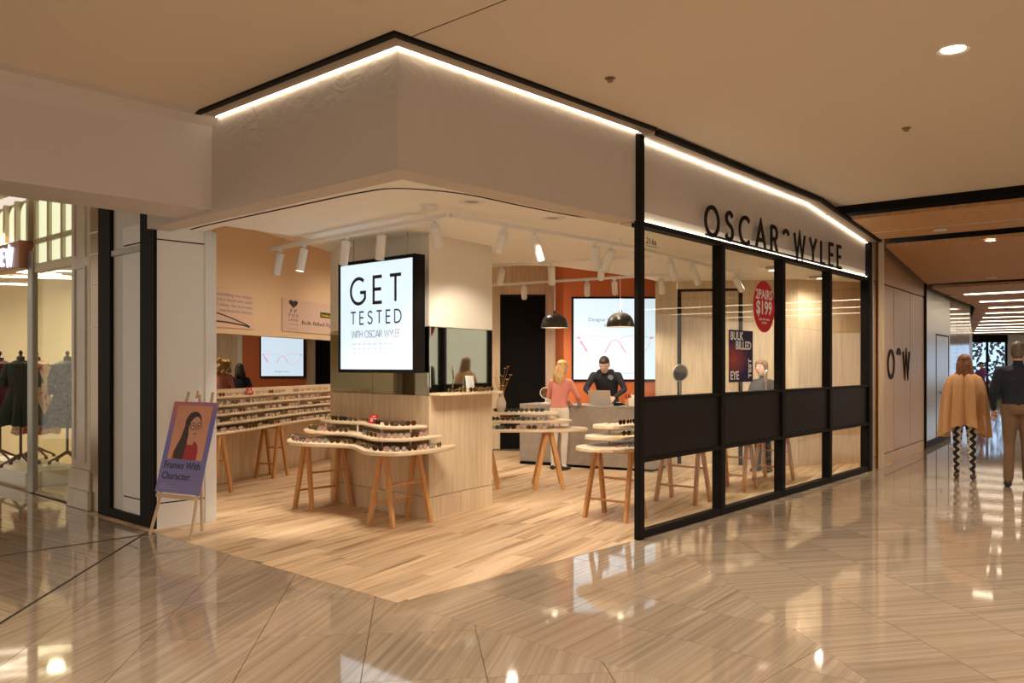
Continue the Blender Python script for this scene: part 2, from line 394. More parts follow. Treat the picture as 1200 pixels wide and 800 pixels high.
field(seam, R1, 0.62, 0.80, [(D0, nC), (seam, nS), (PIER, -nL0), (A, nL0*1)], 'marble_b')
tiles.sort(key=lambda q: q[0])
def shrink(p): return p
for k, (d, c, rz, poly, mat) in enumerate(tiles[:300]):
    co, si = math.cos(-rz), math.sin(-rz)
    loc = [((x-c.x)*co-(y-c.y)*si, (x-c.x)*si+(y-c.y)*co) for x, y in poly]
    o = MB().prism(loc, -0.012, 0.0).build('tile', mat, floor); o.location = (c.x, c.y, 0); o.rotation_euler = (0, 0, rz)
rest = MB()
for (d, c, rz, poly, mat) in tiles[300:]: rest.prism(poly, -0.012, 0.0)
if rest.v: setp(rest.build('tile_field', 'marble_b', floor), kind='stuff')
n = 0
for (p, q, w) in ((D0-AX*4, D0+AX*1.62, 0.022), (seam-R1*4.2, seam+R1*0.10, 0.035)):
    d = (q-p).normalized(); nn = v2(-d.y, d.x)*w/2
    n += 1
    setp(MB().prism([tup(p-nn), tup(q-nn), tup(q+nn), tup(p+nn)], -0.012, 0.0008).build('trim_%d' % n, 'dark_joint'), 'thin dark expansion strip let into the stone floor, %s' % ('running towards the camera' if n == 1 else 'running to the left edge'), 'floor strip', kind='structure')

# ------------------------------------------------------------------ shop floor: planks
PD = Vector((0.465, 0.885)).normalized(); PB = Vector((PD.y, -PD.x))
sfl = MB().prism([tup(A+v2(0.0, 0.02)), tup(B), tup(E), (5.7, 13.9), (2.6, 16.2), (0, 19.5), (-9, 19.5), (-6.8, 15.2), tup(lt(0.1, 0.1))], -0.05, -0.009).build('floor_shop', 'grout')
setp(sfl, 'pale timber plank floor inside the eyewear shop', 'floor', kind='structure')
planks = []
for i in range(-70, 70):
    sh = random.uniform(0, 1.5)
    for j in range(-3, 15):
        o = A+PB*(i*0.2)+PD*(j*1.5+sh-1.5); gg = 0.0008
        poly = [tup(o+PB*gg+PD*gg), tup(o+PB*(0.2-gg)+PD*gg), tup(o+PB*(0.2-gg)+PD*(1.5-gg)), tup(o+PB*gg+PD*(1.5-gg))]
        for (p, nrm) in ((A, R1), (A, -outR1), (B, -N2), (v2(0, 16.1), v2(0, -1)), (W_Q-v2(0.1, 0), v2(W_DIR.y, -W_DIR.x)), (v2(5.6, 13.9), v2(-0.3, -1))):
            poly = clip(poly, p, nrm)
            if len(poly) < 3: break
        if len(poly) < 3 or area(poly) < 0.01: continue
        planks.append((area(poly)/((o+PD*0.75).length+0.1)**2, o+PB*0.1+PD*0.75, poly))
planks.sort(key=lambda q: -q[0])
prz = math.atan2(PD.y, PD.x)-PI/2
for (d, c, poly) in planks[:300]:
    co, si = math.cos(-prz), math.sin(-prz)
    loc = [((x-c.x)*co-(y-c.y)*si, (x-c.x)*si+(y-c.y)*co) for x, y in poly]
    o = MB().prism(loc, -0.009, 0.002).build('plank', 'floor_plank', sfl); o.location = (c.x, c.y, 0); o.rotation_euler = (0, 0, prz)
rest = MB()
for (d, c, poly) in planks[300:]:
    co, si = math.cos(-prz), math.sin(-prz)
    rest.prism([(x*co-y*si, x*si+y*co) for x, y in poly], -0.009, 0.002)
if rest.v:
    o = setp(rest.build('plank_field', 'floor_plank', sfl), kind='stuff'); o.rotation_euler = (0, 0, prz)

# ------------------------------------------------------------------ ceilings
S_END = 4.78
ceil = MB().prism([tup(A), tup(B), tup(s2(S_END)), tup(s2(S_END, 14)), (18, -8), (-15, -8), tup(A+LD*16)], Z_CEIL, Z_CEIL+0.12).build('ceiling', 'ceiling_paint'); setp(ceil, 'smooth beige ceiling over the mall concourse', 'ceiling', kind='structure')
sd = v2(-LD.y, LD.x)*0.004; sp = A-LD*0.1-R1*0.05
MB().prism([tup(sp-sd), tup(sp-LD*7-sd), tup(sp-LD*7+sd), tup(sp+sd)], Z_CEIL-0.0015, Z_CEIL+0.01).build('joint', 'dark_joint', ceil)
for (u, v) in ((715, 93), (1062, 151)):
    p = ground(u, v, Z_CEIL-0.01); t = empty('ceiling_sensor', 'small dark sprinkler sensor in the beige ceiling, %s' % ('nearer the black cove edge' if u < 800 else 'nearer the timber ceiling'), 'sensor', (p.x, p.y, Z_CEIL), group='ceiling sensors')
    MB().lathe([(0.022, -0.03), (0.022, -0.008), (0.04, -0.006), (0.04, 0)], n=14).build('sensor_body', 'bronze', t)
# low and high ceiling of the shop
Q1, Q2, Q3 = v2(2.345, 13.6), v2(4.39, 13.22), v2(5.62, 13.72)
low = [tup(lt(0.02, 0.06)), tup(A+v2(0, 0.04)), tup(B+v2(-.02, .02)), tup(E+v2(-.02, .02)), tup(Q3), tup(Q2), tup(Q1), (1.87, 12.85), (0.57, 11.45), (-0.45, 11.26), (-1.5, 10.95), (-2.15, 9.95), (-2.08, 9.0), (-2.5, 8.45), (-2.72, 8.15), (-3.05, 8.5)]
cs = MB().prism(low, Z_LOW, Z_LOW+0.07).build('ceiling_shop', 'shop_ceiling'); setp(cs, 'white dropped ceiling inside the shop front', 'ceiling', kind='structure')
ch = MB().prism([tup(lt(0, 0.2)), tup(A+R1*0.3+LD*0.2), tup(B-N2*0.25), tup(E-N2*0.2), (5.9, 14.2), (2.7, 16.5), (0, 19.8), (-9, 19.8), (-6.9, 15.2)], Z_HIGH, Z_HIGH+0.1).build('ceiling_shop_upper', 'shop_ceiling'); setp(ch, 'upper white ceiling at the back of the shop', 'ceiling', kind='structure')
jl = catmull([(-3.12, 8.36, 0), (-2.76, 8.0, 0), (-1.58, 6.94, 0), (-1.15, 6.57, 0), (-0.84, 6.42, 0), (-0.38, 6.62, 0), (0.1, 7.14, 0), (0.53, 7.58, 0), (0.85, 7.80, 0), (1.02, 7.83, 0)], 6)
mb = MB()
for a, b in zip(jl[:-1], jl[1:]):
    mb.bar((a.x, a.y, Z_LOW), (b.x, b.y, Z_LOW), 0.027, 0.006)
mb.build('shadow_joint', 'black_matte', cs)
# timber ceiling of the corridor, falling gently away from the concourse
def zc(s): return 3.60-0.10*(min(max(s, 4.06), 10.4)-4.06)
OW = [(0, 0), (6.677, 0.0), (10.54, -.256), (13.73, -.53), (16.55, -.73), (36, -5.0), (60, -9)]
def ow(s):
    for (a, b), (c, d) in zip(OW[:-1], OW[1:]):
        if a <= s <= c: return b+(d-b)*(s-a)/(c-a)
    return -9
ct = setp(empty('ceiling_corridor'), 'warm timber board ceiling stepping down the corridor', 'ceiling', kind='structure')
def plank_s(s0, s1, name, mat, dz=0.0, th=0.05, o0=0.14, o1=8.0):
    a, b = s2(s0, ow(s0)+o0), s2(s1, ow(s1)+o0); c, d = s2(s1, o1), s2(s0, o1); z0, z1 = zc(s0)+dz, zc(s1)+dz
    v = [(a.x, a.y, z0), (b.x, b.y, z1), (c.x, c.y, z1), (d.x, d.y, z0)]
    return MB().add(v+[(p[0], p[1], p[2]+th) for p in v], [(0, 1, 2, 3), (7, 6, 5, 4), (0, 4, 5, 1), (1, 5, 6, 2), (2, 6, 7, 3), (3, 7, 4, 0)]).build(name, mat, ct)
def bands(s0, s1, w):
    k = max(1, round((s1-s0)/w)); st = (s1-s0)/k
    for i in range(k): plank_s(s0+i*st+0.002, s0+(i+1)*st-0.002, 'board', 'corridor_timber')
bands(5.12, 5.93, 0.27); bands(5.97, 6.35, 0.38); bands(6.88, 10.0, 0.347); bands(10.5, 12.25, 0.35)
plank_s(5.93, 5.97, 'pale_groove', 'white_metal', 0.004)
ORD = ['nearest the concourse', 'second from the concourse', 'third from the concourse', 'fourth from the concourse', 'fifth from the concourse', 'sixth from the concourse', 'seventh from the concourse', 'third from the end doors', 'second from the end doors', 'right before the end doors']
LIN = [12.4, 14.8, 17.2, 19.6, 22.0, 24.4, 27.0, 29.6, 32.2, 35.0]
for a, b in zip(LIN[:-1], LIN[1:]): bands(a+0.16, b-0.16, 1.1)
bands(35.2, 40, 2.0)
plank_s(4.70, 40, 'dark_void', 'black_matte', 0.30, 0.05, -0.05, 12)
plank_s(S_END, S_END+0.02, 'slot_face', 'black_matte', 0.0, 0.35, -0.05, 12)
for i, s in enumerate(LIN):
    a, b = s2(s, ow(s)+0.45), s2(s, 7.8 if i < 3 else 3.2); z = zc(s)
    t = empty('linear_light', 'long glowing strip light across the corridor ceiling, %s' % ORD[i], 'strip light', (a.x, a.y, z), math.atan2((b-a).y, (b-a).x), 'corridor strip lights')
    l = (b-a).length
    MB().box(0, l, -0.10, 0.10, 0.03, 0.05).build('housing', 'white_metal', t)
    MB().box(0, l, -0.045, 0.045, -0.01, 0.03).build('diffuser', 'linear_led', t)
for (s, o, k) in ((6.1, 1.05, 'small unlit round spotlight in the nearest timber ceiling field'), (6.95, 1.5, 'bright round downlight at the first dark slot of the timber ceiling'), (9.7, 1.0, 'small unlit round spotlight in the second timber ceiling field')):
    p = s2(s, o); t = empty('corridor_downlight', k, 'downlight', (p.x, p.y, zc(s)-0.004), group='corridor downlights')
    MB().lathe([(0.06, -0.006), (0.085, -0.012), (0.085, 0.004)], n=20, cap0=False, cap1=False).build('trim_ring', 'white_metal', t)
    MB().lathe([(0.06, -0.008), (0.058, -0.004)], n=20).build('lamp_disc', 'lamp_disc' if s == 6.95 else 'white_metal', t)
for s, o in ((6.5, 1.55), (9.7, 3.0), (13.5, 2.5), (18, 2), (24, 2), (30, 0)):
    p = s2(s, o); spot('corridor_lamp', (p.x, p.y, zc(s)-0.06), (p.x, p.y, 0), 95, 150, 0.9, WARM, 0.08)

# ------------------------------------------------------------------ fascia, cove lip, cove light
wf = setp(empty('wall_fascia'), 'textured cream plaster fascia wrapping the shop corner', 'fascia', kind='structure')
TH = 0.22
HL = A+LD*3.62
MB().prism([tup(A), tup(HL), tup(HL+R1*TH), tup(A+R1*TH+LD*TH)], Z_HEAD, Z_CEIL+0.02).build('fascia_face', 'plaster', wf)
MB().prism([tup(A), tup(B-R1*0.05), tup(B-R1*0.05-outR1*TH), tup(A-outR1*TH+R1*TH)], Z_HEAD, Z_CEIL+0.02).build('fascia_face', 'plaster', wf)
def fascia_strip(s0, s1, o0, o1, zb, dz0, dz1):
    """sloped-top slab on the glass front between two stations"""
    a, b, c, d = s2(s0, o0), s2(s1, o0), s2(s1, o1), s2(s0, o1)
    z0, z1 = zc(s0)+dz0, zc(s1)+dz0
    return [(a.x, a.y, zb if zb is not None else z0+dz1), (b.x, b.y, zb if zb is not None else z1+dz1), (c.x, c.y, zb if zb is not None else z1+dz1), (d.x, d.y, zb if zb is not None else z0+dz1), (a.x, a.y, z0), (b.x, b.y, z1), (c.x, c.y, z1), (d.x, d.y, z0)]
BOXF = [(3, 2, 1, 0), (4, 5, 6, 7), (0, 1, 5, 4), (1, 2, 6, 5), (2, 3, 7, 6), (3, 0, 4, 7)]
mb = MB()
mb.add(fascia_strip(0.03, 4.06, -0.03, -0.22, Z_HEAD, 0.03, 0), BOXF); mb.add(fascia_strip(4.06, 6.40, -0.03, -0.22, Z_HEAD, 0.03, 0), BOXF)
mb.build('fascia_face', 'plaster', wf)
# lip, black edge and LED along the top
cove = setp(empty('trim_3'), 'black metal cove edge with a brown lip round the fascia top', 'cove trim', kind='structure')
def offset_path(o): # outside offset of the L-shaped front at ceiling level
    a = A+LD*2.48-R1*o; k = A-R1*o+outR1*o; b = B+outR1*o
    return [a, k, b]
def ribbon(o0, o1, z0, z1, mat, name, parent):
    p, q = offset_path(o0), offset_path(o1)
    for i in range(2):
        MB().prism([tup(p[i]), tup(p[i+1]), tup(q[i+1]), tup(q[i])], z0, z1).build(name, mat, parent)
    return
ribbon(0.030, 0.145, Z_CEIL-0.012, Z_CEIL+0.004, 'bronze_lip', 'lip', cove)
ribbon(0.145, 0.195, Z_CEIL-0.020, Z_CEIL+0.004, 'black_metal', 'edge', cove)
for s0, s1 in ((0.02, 4.06), (4.06, 6.42)):
    MB().add(fascia_strip(s0, s1, 0.012, 0.15, None, 0.02, -0.03), BOXF).build('lip', 'bronze_lip', cove)
    MB().add(fascia_strip(s0, s1, 0.15, 0.195, None, 0.02, -0.045), BOXF).build('edge', 'black_metal', cove)
def led(name_label, verts_list):
    t = empty('cove_light', name_label, 'strip light', group='fascia strip lights')
    for v in verts_list: MB().add(v, BOXF).build('diffuser', 'led', t)
def slab(a, b, w, z0, z1):
    return [(a.x, a.y, z0), (b.x, b.y, z0), (b.x+w.x, b.y+w.y, z0), (a.x+w.x, a.y+w.y, z0), (a.x, a.y, z1), (b.x, b.y, z1), (b.x+w.x, b.y+w.y, z1), (a.x+w.x, a.y+w.y, z1)]
k0, k1 = offset_path(0.008), offset_path(0.034)
led('glowing strip light under the cove left of the shop corner', [slab(k0[0], k0[1], -R1*0.014, Z_CEIL-0.014, Z_CEIL-0.004)])
led('glowing strip light under the cove between shop corner and black post', [slab(k0[1], k0[2]-R1*0.04, outR1*0.014, Z_CEIL-0.014, Z_CEIL-0.004)])
led('glowing strip light along the top of the lettered fascia', [fascia_strip(0.06, 4.06, -0.004, -0.020, None, -0.014, -0.010), fascia_strip(4.06, 6.40, -0.004, -0.020, None, -0.014, -0.010)])
led('glowing strip light along the foot of the lettered fascia', [slab(s2(0.06, -0.024), s2(6.40, -0.024), N2*0.016, Z_HEAD+0.012, Z_HEAD+0.022)])
# plain bulkhead running to the left edge
bh0 = A+LD*2.42
bk = MB()
sec = [(0.0, 2.86), (0.0, 3.46), (0.02, 3.55), (0.08, 3.61), (0.16, Z_CEIL), (-0.62, Z_CEIL), (-0.62, 2.86)]  # out, z
nb = outR1
rings = []
for t in (-0.05, 7.0):
    c = bh0-R1*t
    rings.append([(c.x+nb.x*o, c.y+nb.y*o, z) for o, z in sec])
bk.loft(rings)
setp(bk.build('wall_bulkhead', 'bulkhead_paint'), 'plain taupe bulkhead dropping from the ceiling on the left', 'bulkhead', kind='structure')

# ------------------------------------------------------------------ glass front
win = setp(empty('window_1', mw=frame((B.x, B.y, 0), R2)), 'black-framed glass shop front with solid dark band', 'shop front', kind='structure')
ST = [0.0, 1.65, 3.25, 4.83, 6.45]
def fbox(x0, x1, y0, y1, z0, z1, name, mat, parent=win, bevel=0.0): return MB().box(x0, x1, y0, y1, z0, z1).build(name, mat, parent, bevel=bevel)
fbox(-0.052, 0.035, 0, Z_CEIL-0.03, -0.02, 0.035, 'post', 'black_metal', bevel=0.006)
fbox(-0.045, 0.028, 0.002, Z_CEIL-0.035, 0.036, 0.042, 'post_cover', 'black_metal')
for s in ST[1:4]: fbox(s-0.045, s+0.045, 0, Z_HEAD-0.02, -0.09, 0.02, 'mullion', 'black_metal', bevel=0.005)
fbox(ST[4]-0.05, ST[4]+0.06, 0, 3.36, -0.10, 0.03, 'post', 'black_metal', bevel=0.006)
fbox(ST[4]+0.09, ST[4]+0.125, 0, 3.36, -0.10, 0.035, 'post', 'grey_frame', bevel=0.004)
fbox(0.035, 6.40, Z_HEAD-0.035, Z_HEAD+0.008, -0.10, 0.02, 'top_rail', 'black_metal', bevel=0.004)
for i in range(4):
    a, b = ST[i]+0.045, ST[i+1]-0.045
    fbox(a-0.01, b+0.01, 0.0, 0.07, -0.07, 0.015, 'bottom_rail', 'black_metal', bevel=0.004)
    fbox(a-0.01, b+0.01, 1.235, 1.265, -0.07, 0.016, 'rail', 'black_metal', bevel=0.004)
    fbox(a-0.01, b+0.01, 0.68, 0.715, -0.07, 0.016, 'rail', 'black_metal', bevel=0.004)
    fbox(a, b, 0.70, 1.25, -0.05, -0.01, 'spandrel_panel', 'dark_veneer')
    fbox(a-0.005, b+0.005, 1.255, Z_HEAD-0.03, -0.045, -0.035, 'pane', 'shop_glass')
    fbox(a-0.005, b+0.005, 0.06, 0.69, -0.045, -0.035, 'pane', 'shop_glass')

# ------------------------------------------------------------------ white pier and framed panel left of the entrance
wl = setp(empty('wall_left'), 'white pier and black-framed panel left of the shop entrance', 'wall', kind='structure')
def lbox(t0, t1, i0, i1, z0, z1, name, mat, parent=wl, bevel=0.0):
    return MB().prism([tup(lt(t0, i0)), tup(lt(t1, i0)), tup(lt(t1, i1)), tup(lt(t0, i1))], z0, z1).build(name, mat, parent, bevel=bevel)
lbox(0.0, 0.75, 0.0, 0.56, 0.0, 0.235, 'plinth_panel', 'white_laminate', bevel=0.002)
lbox(0.0, 0.75, 0.0, 0.56, 0.247, Z_HEAD-0.09, 'pier_panel', 'white_laminate', bevel=0.002)
lbox(0.006, 0.74, 0.006, 0.55, 0.23, 0.25, 'joint', 'black_matte')
lbox(0.006, 0.74, 0.006, 0.55, Z_HEAD-0.10, Z_HEAD-0.075, 'joint', 'black_matte')
lbox(0.0, 0.75, 0.0, 0.56, Z_HEAD-0.078, Z_HEAD+0.1, 'pier_head', 'white_laminate', bevel=0.002)
lbox(-0.012, 0.02, 0.48, 0.60, 0.0, Z_LOW, 'pier_edge', 'white_laminate', bevel=0.002)
lbox(0.0, 0.30, -0.03, 0.0, 0.0, 3.6, 'frame_post', 'black_metal', bevel=0.004)
lbox(0.985, 1.28, -0.03, 0.10, 0.0, 3.6, 'frame_post', 'black_metal', bevel=0.004)
lbox(0.30, 0.985, 0.01, 0.06, 0.09, 2.66, 'infill_panel', 'off_white_panel')
lbox(0.30, 0.985, 0.01, 0.06, 2.72, 3.6, 'infill_panel', 'off_white_panel')
lbox(0.30, 0.985, -0.02, 0.06, 2.66, 2.72, 'frame_rail', 'grey_frame', bevel=0.004)
lbox(0.30, 0.985, -0.03, 0.06, 0.0, 0.09, 'frame_rail', 'black_metal', bevel=0.004)

# ------------------------------------------------------------------ inside walls of the shop
def wall_seg(a, b, th, z0, z1, name, mat, parent=None, bevel=0.0):
    d = (b-a).normalized(); nn = v2(-d.y, d.x)*th
    return MB().prism([tup(a), tup(b), tup(b+nn), tup(a+nn)], z0, z1).build(name, mat, parent, bevel=bevel)
def panels(a, b, cuts, th, z0, z1, parent, mat='pale_oak', gap=0.004):
    d = (b-a); n = len(cuts)
    for c0, c1 in zip(cuts[:-1], cuts[1:]):
        p = a+d*c0; q = a+d*c1; dd = d.normalized()*gap/2
        wall_seg(p+dd, q-dd, th, z0, z1, 'panel', mat, parent)
# back wall with black doorway
wb = setp(empty('wall_back'), 'pale timber-panelled back wall beside the black doorway', 'wall', kind='structure')
YB = 15.95
panels(v2(-3.2, YB), v2(-0.22, YB), [0, .25, .5, .75, 1], 0.1, 0, Z_HIGH, wb)
panels(v2(0.62, YB), v2(0.80, YB), [0, 1], 0.1, 0, Z_HIGH, wb)
panels(v2(-0.22, YB), v2(0.62, YB), [0, .5, 1], 0.1, 2.86, Z_HIGH, wb)
d1 = setp(empty('door_1'), 'tall black doorway in the back wall', 'door', kind='structure')
wall_seg(v2(-0.20, YB+0.05), v2(0.60, YB+0.05), 0.05, 0.0, 2.84, 'door_leaf', 'black_matte', d1)
wall_seg(v2(-0.22, YB-0.01), v2(-0.19, YB-0.01), 0.08, 0.0, 2.86, 'jamb', 'black_metal', d1)
wall_seg(v2(0.59, YB-0.01), v2(0.62, YB-0.01), 0.08, 0.0, 2.86, 'jamb', 'black_metal', d1)
wall_seg(v2(-0.19, YB-0.01), v2(0.59, YB-0.01), 0.08, 2.83, 2.86, 'head', 'black_metal', d1)
setp(MB().prism([(0.80, YB), (0.895, 14.9), (2.62, 14.9), (2.62, YB)], 0, Z_HIGH).build('wall_orange', 'orange_paint'), 'burnt orange feature wall behind the counter', 'wall', kind='structure')
wr = setp(empty('wall_right'), 'pale timber-panelled wall behind the glass front', 'wall', kind='structure')
pu = lambda u, Y: (u-CX)/F_PX*Y
xs = [0, 0.115, 0.60, 0.845, 1.0]
panels(Q1, Q2, [0, 0.125], 0.1, 0, Z_HIGH, wr); panels(Q1, Q2, [0.605, 0.86, 1.0], 0.1, 0, Z_HIGH, wr)
panels(Q1, Q2, [0.125, 0.605], 0.1, 2.75, Z_HIGH, wr)
panels(Q2, Q3, [0, .33, .66, 1], 0.1, 0, Z_HIGH, wr)
wall_seg(v2(2.64, 14.95), Q1, -0.0801, 0, Z_HIGH, 'return_panel', 'pale_oak', wr)
wall_seg(Q3, E+v2(0.12, 0.1), 0.08, 0, Z_HIGH, 'return_panel', 'pale_oak', wr)
d2 = setp(empty('door_2'), 'pale timber door with a thin black frame behind the glass front', 'door', kind='structure')
dq = (Q2-Q1)
def on12(f, back=0.0): return Q1+dq*f+v2(-dq.y, dq.x).normalized()*back
wall_seg(on12(0.155, 0.02), on12(0.575, 0.02), 0.05, 0.01, 2.71, 'door_leaf', 'pale_oak', d2)
wall_seg(on12(0.125), on12(0.155), 0.08, 0, 2.75, 'jamb', 'black_metal', d2); wall_seg(on12(0.575), on12(0.605), 0.08, 0, 2.75, 'jamb', 'black_metal', d2)
wall_seg(on12(0.155), on12(0.575), 0.08, 2.71, 2.75, 'head', 'black_metal', d2)
# left inner wall: bulkhead above a long opening, low wall below
wi = setp(empty('wall_inner'), 'tan inner wall over a long opening behind the wall display', 'wall', kind='structure')
def wp(Y): return W_Q+W_DIR*((Y-W_Q.y)/W_DIR.y)
wall_seg(wp(9.75), wp(15.95), 0.14, 1.97, Z_HIGH, 'upper_wall', 'tan_paint', wi)
panels(wp(9.75), wp(15.95), [0, .2, .4, .6, .8, 1], 0.14, 0, 1.22, wi)
# room behind the opening
wk = setp(empty('wall_room_behind'), 'far wall of the room behind, timber and orange panels', 'wall', kind='structure')
YR = 19.1
for x0, x1, mt in ((-9.0, -6.10, 'pale_oak'), (-6.10, -5.98, 'cream_paint'), (-5.98, -4.56, 'orange_paint'), (-4.56, -4.36, 'pale_oak'), (-4.36, -3.7, 'black_matte'), (-3.7, 0.2, 'pale_oak')):
    MB().box(x0, x1-0.004, YR, YR+0.1, 0, Z_HIGH).build('panel', mt, wk)
wall_seg(v2(-9.0, 19.1), v2(-6.75, 15.1), 0.1, 0, Z_HIGH, 'side_wall', 'tan_paint', wk)

# ------------------------------------------------------------------ corridor wall, grey service wall, stone corner
W1, W2, W3, W4 = v2(7.64, 15.96), v2(9.46, 18.6), v2(11.1, 20.9), v2(21.4, 40)
wc = setp(empty('wall_corridor'), 'warm veneer panel wall between the glass front and the service door', 'wall', kind='structure')
E2 = s2(ST[4]+0.13, 0.0)
panels(E2, W1, [0, .37, .69, 1.0], 0.1, 0.18, 2.80, wc, 'wall_veneer', 0.022)
wall_seg(E2, W1, 0.1, 0, 0.165, 'plinth', 'wall_veneer', wc)
wall_seg(E2, W1, 0.1, 2.822, 3.55, 'upper_panel', 'wall_veneer', wc)
dw = (W1-E2).normalized(); nw = v2(-dw.y, dw.x)
MB().prism([tup(E2+nw*0.02), tup(W1+nw*0.02), tup(W1+nw*0.09), tup(E2+nw*0.09)], 0.1, 3.5).build('joint_backing', 'dark_joint', wc)
wg = setp(empty('wall_service'), 'cool grey metal wall with a flush service door', 'wall', kind='structure')
MB().prism([tup(W1+nw*-0.03), tup(W1+dw*0.09-nw*0.03), tup(W1+dw*0.09+nw*0.1), tup(W1+nw*0.1)], 0, 3.3).build('edge_post', 'black_metal', wg)
wall_seg(W1+dw*0.09, W2, 0.1, 0.12, 3.3, 'panel', 'grey_panel', wg)
wall_seg(W1+dw*0.09-nw*0.02, W2-nw*0.02, 0.1, 0, 0.12, 'plinth', 'black_metal', wg)
g1 = (W2-W1); gn = v2(-g1.y, g1.x).normalized()
for f0, f1, z0, z1 in ((.42, .435, .12, 2.15), (.93, .945, .12, 2.15), (.42, .945, 2.15, 2.18)):
    wall_seg(W1+g1*f0-gn*0.006, W1+g1*f1-gn*0.006, 0.01, z0, z1, 'door_gap', 'dark_joint', wg)
MB().ball(tuple(W1+g1*0.55-gn*0.04)+(1.0,), 0.03).build('door_knob', 'grey_frame', wg)
wm = setp(empty('wall_stone'), 'polished striped stone wall further down the corridor', 'wall', kind='structure')
d3 = W3-W2
for f in range(3): wall_seg(W2+d3*(f/3)+d3*0.003, W2+d3*((f+1)/3)-d3*0.003, 0.2, 0, 3.2, 'slab', 'marble_wall', wm)
wall_seg(W3, W4, 0.2, 0, 3.2, 'far_wall', 'stone_cream', wm)
# far end of the corridor: daylight doors
we = setp(empty('window_2'), 'bright glazed doors at the far end of the corridor', 'window', kind='structure')
YE = 40.0
MB().box(20.5, 34, YE, YE+0.3, 2.62, 3.2).build('head', 'black_metal', we)
MB().box(23.0, 24.3, YE-0.1, YE+0.2, 0, 3.0).build('pier', 'grey_panel', we)
for x in (21.25, 22.1, 23.0, 24.3, 26.2, 28): MB().box(x-0.04, x+0.04, YE, YE+0.1, 0, 2.65).build('frame', 'black_metal', we)
for x0, x1 in ((21.3, 22.05), (22.15, 22.95), (24.35, 26.1), (26.25, 27.9), (28.1, 33)): MB().box(x0, x1, YE+0.04, YE+0.06, 0.05, 2.62).build('pane', 'boutique_glass', we)
MB().box(19, 38, YE+4, YE+4.05, 0.6, 5).build('sky_panel', 'daylight_pane', we)
plain('bark', (0.03, 0.025, 0.02), 0.9); plain('leaf_dark', (0.035, 0.06, 0.04), 0.7); plain('hedge', (0.05, 0.07, 0.05), 0.9)
random.seed(3)
for i, x in enumerate((21.9, 24.9, 27.9)):
    t = empty('garden_tree', 'dark leafy tree outside the end doors, %s' % ('leftmost', 'middle one', 'rightmost')[i], 'tree', (x, YE+2.6, 0), group='trees beyond the end doors')
    MB().tube([(0, 0, 0), (0.1, 0, 0.9), (0.4, 0.1, 1.7), (0.9, 0.1, 2.5)], [0.16, 0.13, 0.1, 0.07], 8).build('trunk', 'bark', t, smooth=True)
    for k in range(5):
        z = 0.8+0.3*k; MB().tube([(0.15*k/2, 0, z), (random.uniform(-.7, .7), 0.1, z+0.4), (random.uniform(-1.2, 1.2), 0.2, z+0.6)], [0.06, 0.04, 0.02], 6).build('branch', 'bark', t, smooth=True)
    mb = MB()
    for k in range(300):
        c = Vector((random.uniform(-1.35, 1.35), random.uniform(-0.4, 0.4), random.uniform(0.7, 2.9))); a = Vector((random.uniform(-1, 1), random.uniform(-.5, .5), random.uniform(-1, 1))).normalized()*0.13; b = a.cross(Vector((0, 1, 0.2))).normalized()*0.07
        mb.poly([c-a, c+b, c+a, c-b])
    setp(mb.build('foliage', 'leaf_dark', t), kind='stuff')
setp(MB().box(19.5, 35, YE+0.7, YE+1.2, 0, 0.62).build('hedge', 'hedge'), 'low dark hedge outside the far end doors', 'hedge')
# ================================================================== SHOP FURNITURE
def lerp(a, b, t): return a+(b-a)*t
# ------------------------------------------------------------------ column with mirror band
P0, P1, P2 = v2(-0.828, 8.61), v2(-0.218, 9.56), v2(-2.083, 9.87); P3 = P1+P2-P0
col = setp(empty('wall_column'), 'broad column clad in pale timber with a mirror band', 'column', kind='structure')
def shrinkq(q, k):
    c = (q[0]+q[1]+q[2]+q[3])/4
    return [tup(p+(c-p).normalized()*k) for p in q]
CQ = [P0, P1, P3, P2]
MB().prism(shrinkq(CQ, 0.03), 0.0, Z_HIGH).build('core', 'dark_joint', col)
MB().prism([tup(p) for p in CQ], 1.94, Z_HIGH).build('upper_cladding', 'cream_paint', col, bevel=0.004)
def face_panels(a, b, cuts, z0, z1, mat, name):
    d = b-a; dn = d.normalized(); inn = v2(-dn.y, dn.x)
    for c0, c1 in zip(cuts[:-1], cuts[1:]):
        p, q = a+d*c0+dn*0.002, a+d*c1-dn*0.002
        MB().prism([tup(p), tup(q), tup(q+inn*0.024), tup(p+inn*0.024)], z0, z1).build(name, mat, col)
for (a, b, cuts) in ((P0, P1, [0, 1]), (P2, P0, [0, .46, 1]), (P1, P3, [0, .5, 1]), (P3, P2, [0, 1])):
    face_panels(a, b, cuts, 0.0, 0.225, 'pale_oak', 'plinth_panel')
    face_panels(a, b, cuts, 0.232, 1.245, 'pale_oak', 'timber_panel')
    face_panels(a, b, cuts, 1.25, 1.935, 'mirror_glass', 'mirror_panel')
# ledge on the right face with frames and a card
dr = (P1-P0).normalized(); no = v2(dr.y, -dr.x)
ldg = MB().prism([tup(P0+dr*0.01), tup(P1), tup(P1+no*0.14), tup(P0+dr*0.01+no*0.14)], 1.245, 1.27).build('ledge_shelf', 'edge_ply', bevel=0.003)
setp(ldg, 'narrow pale ledge below the mirror band of the column', 'shelf')
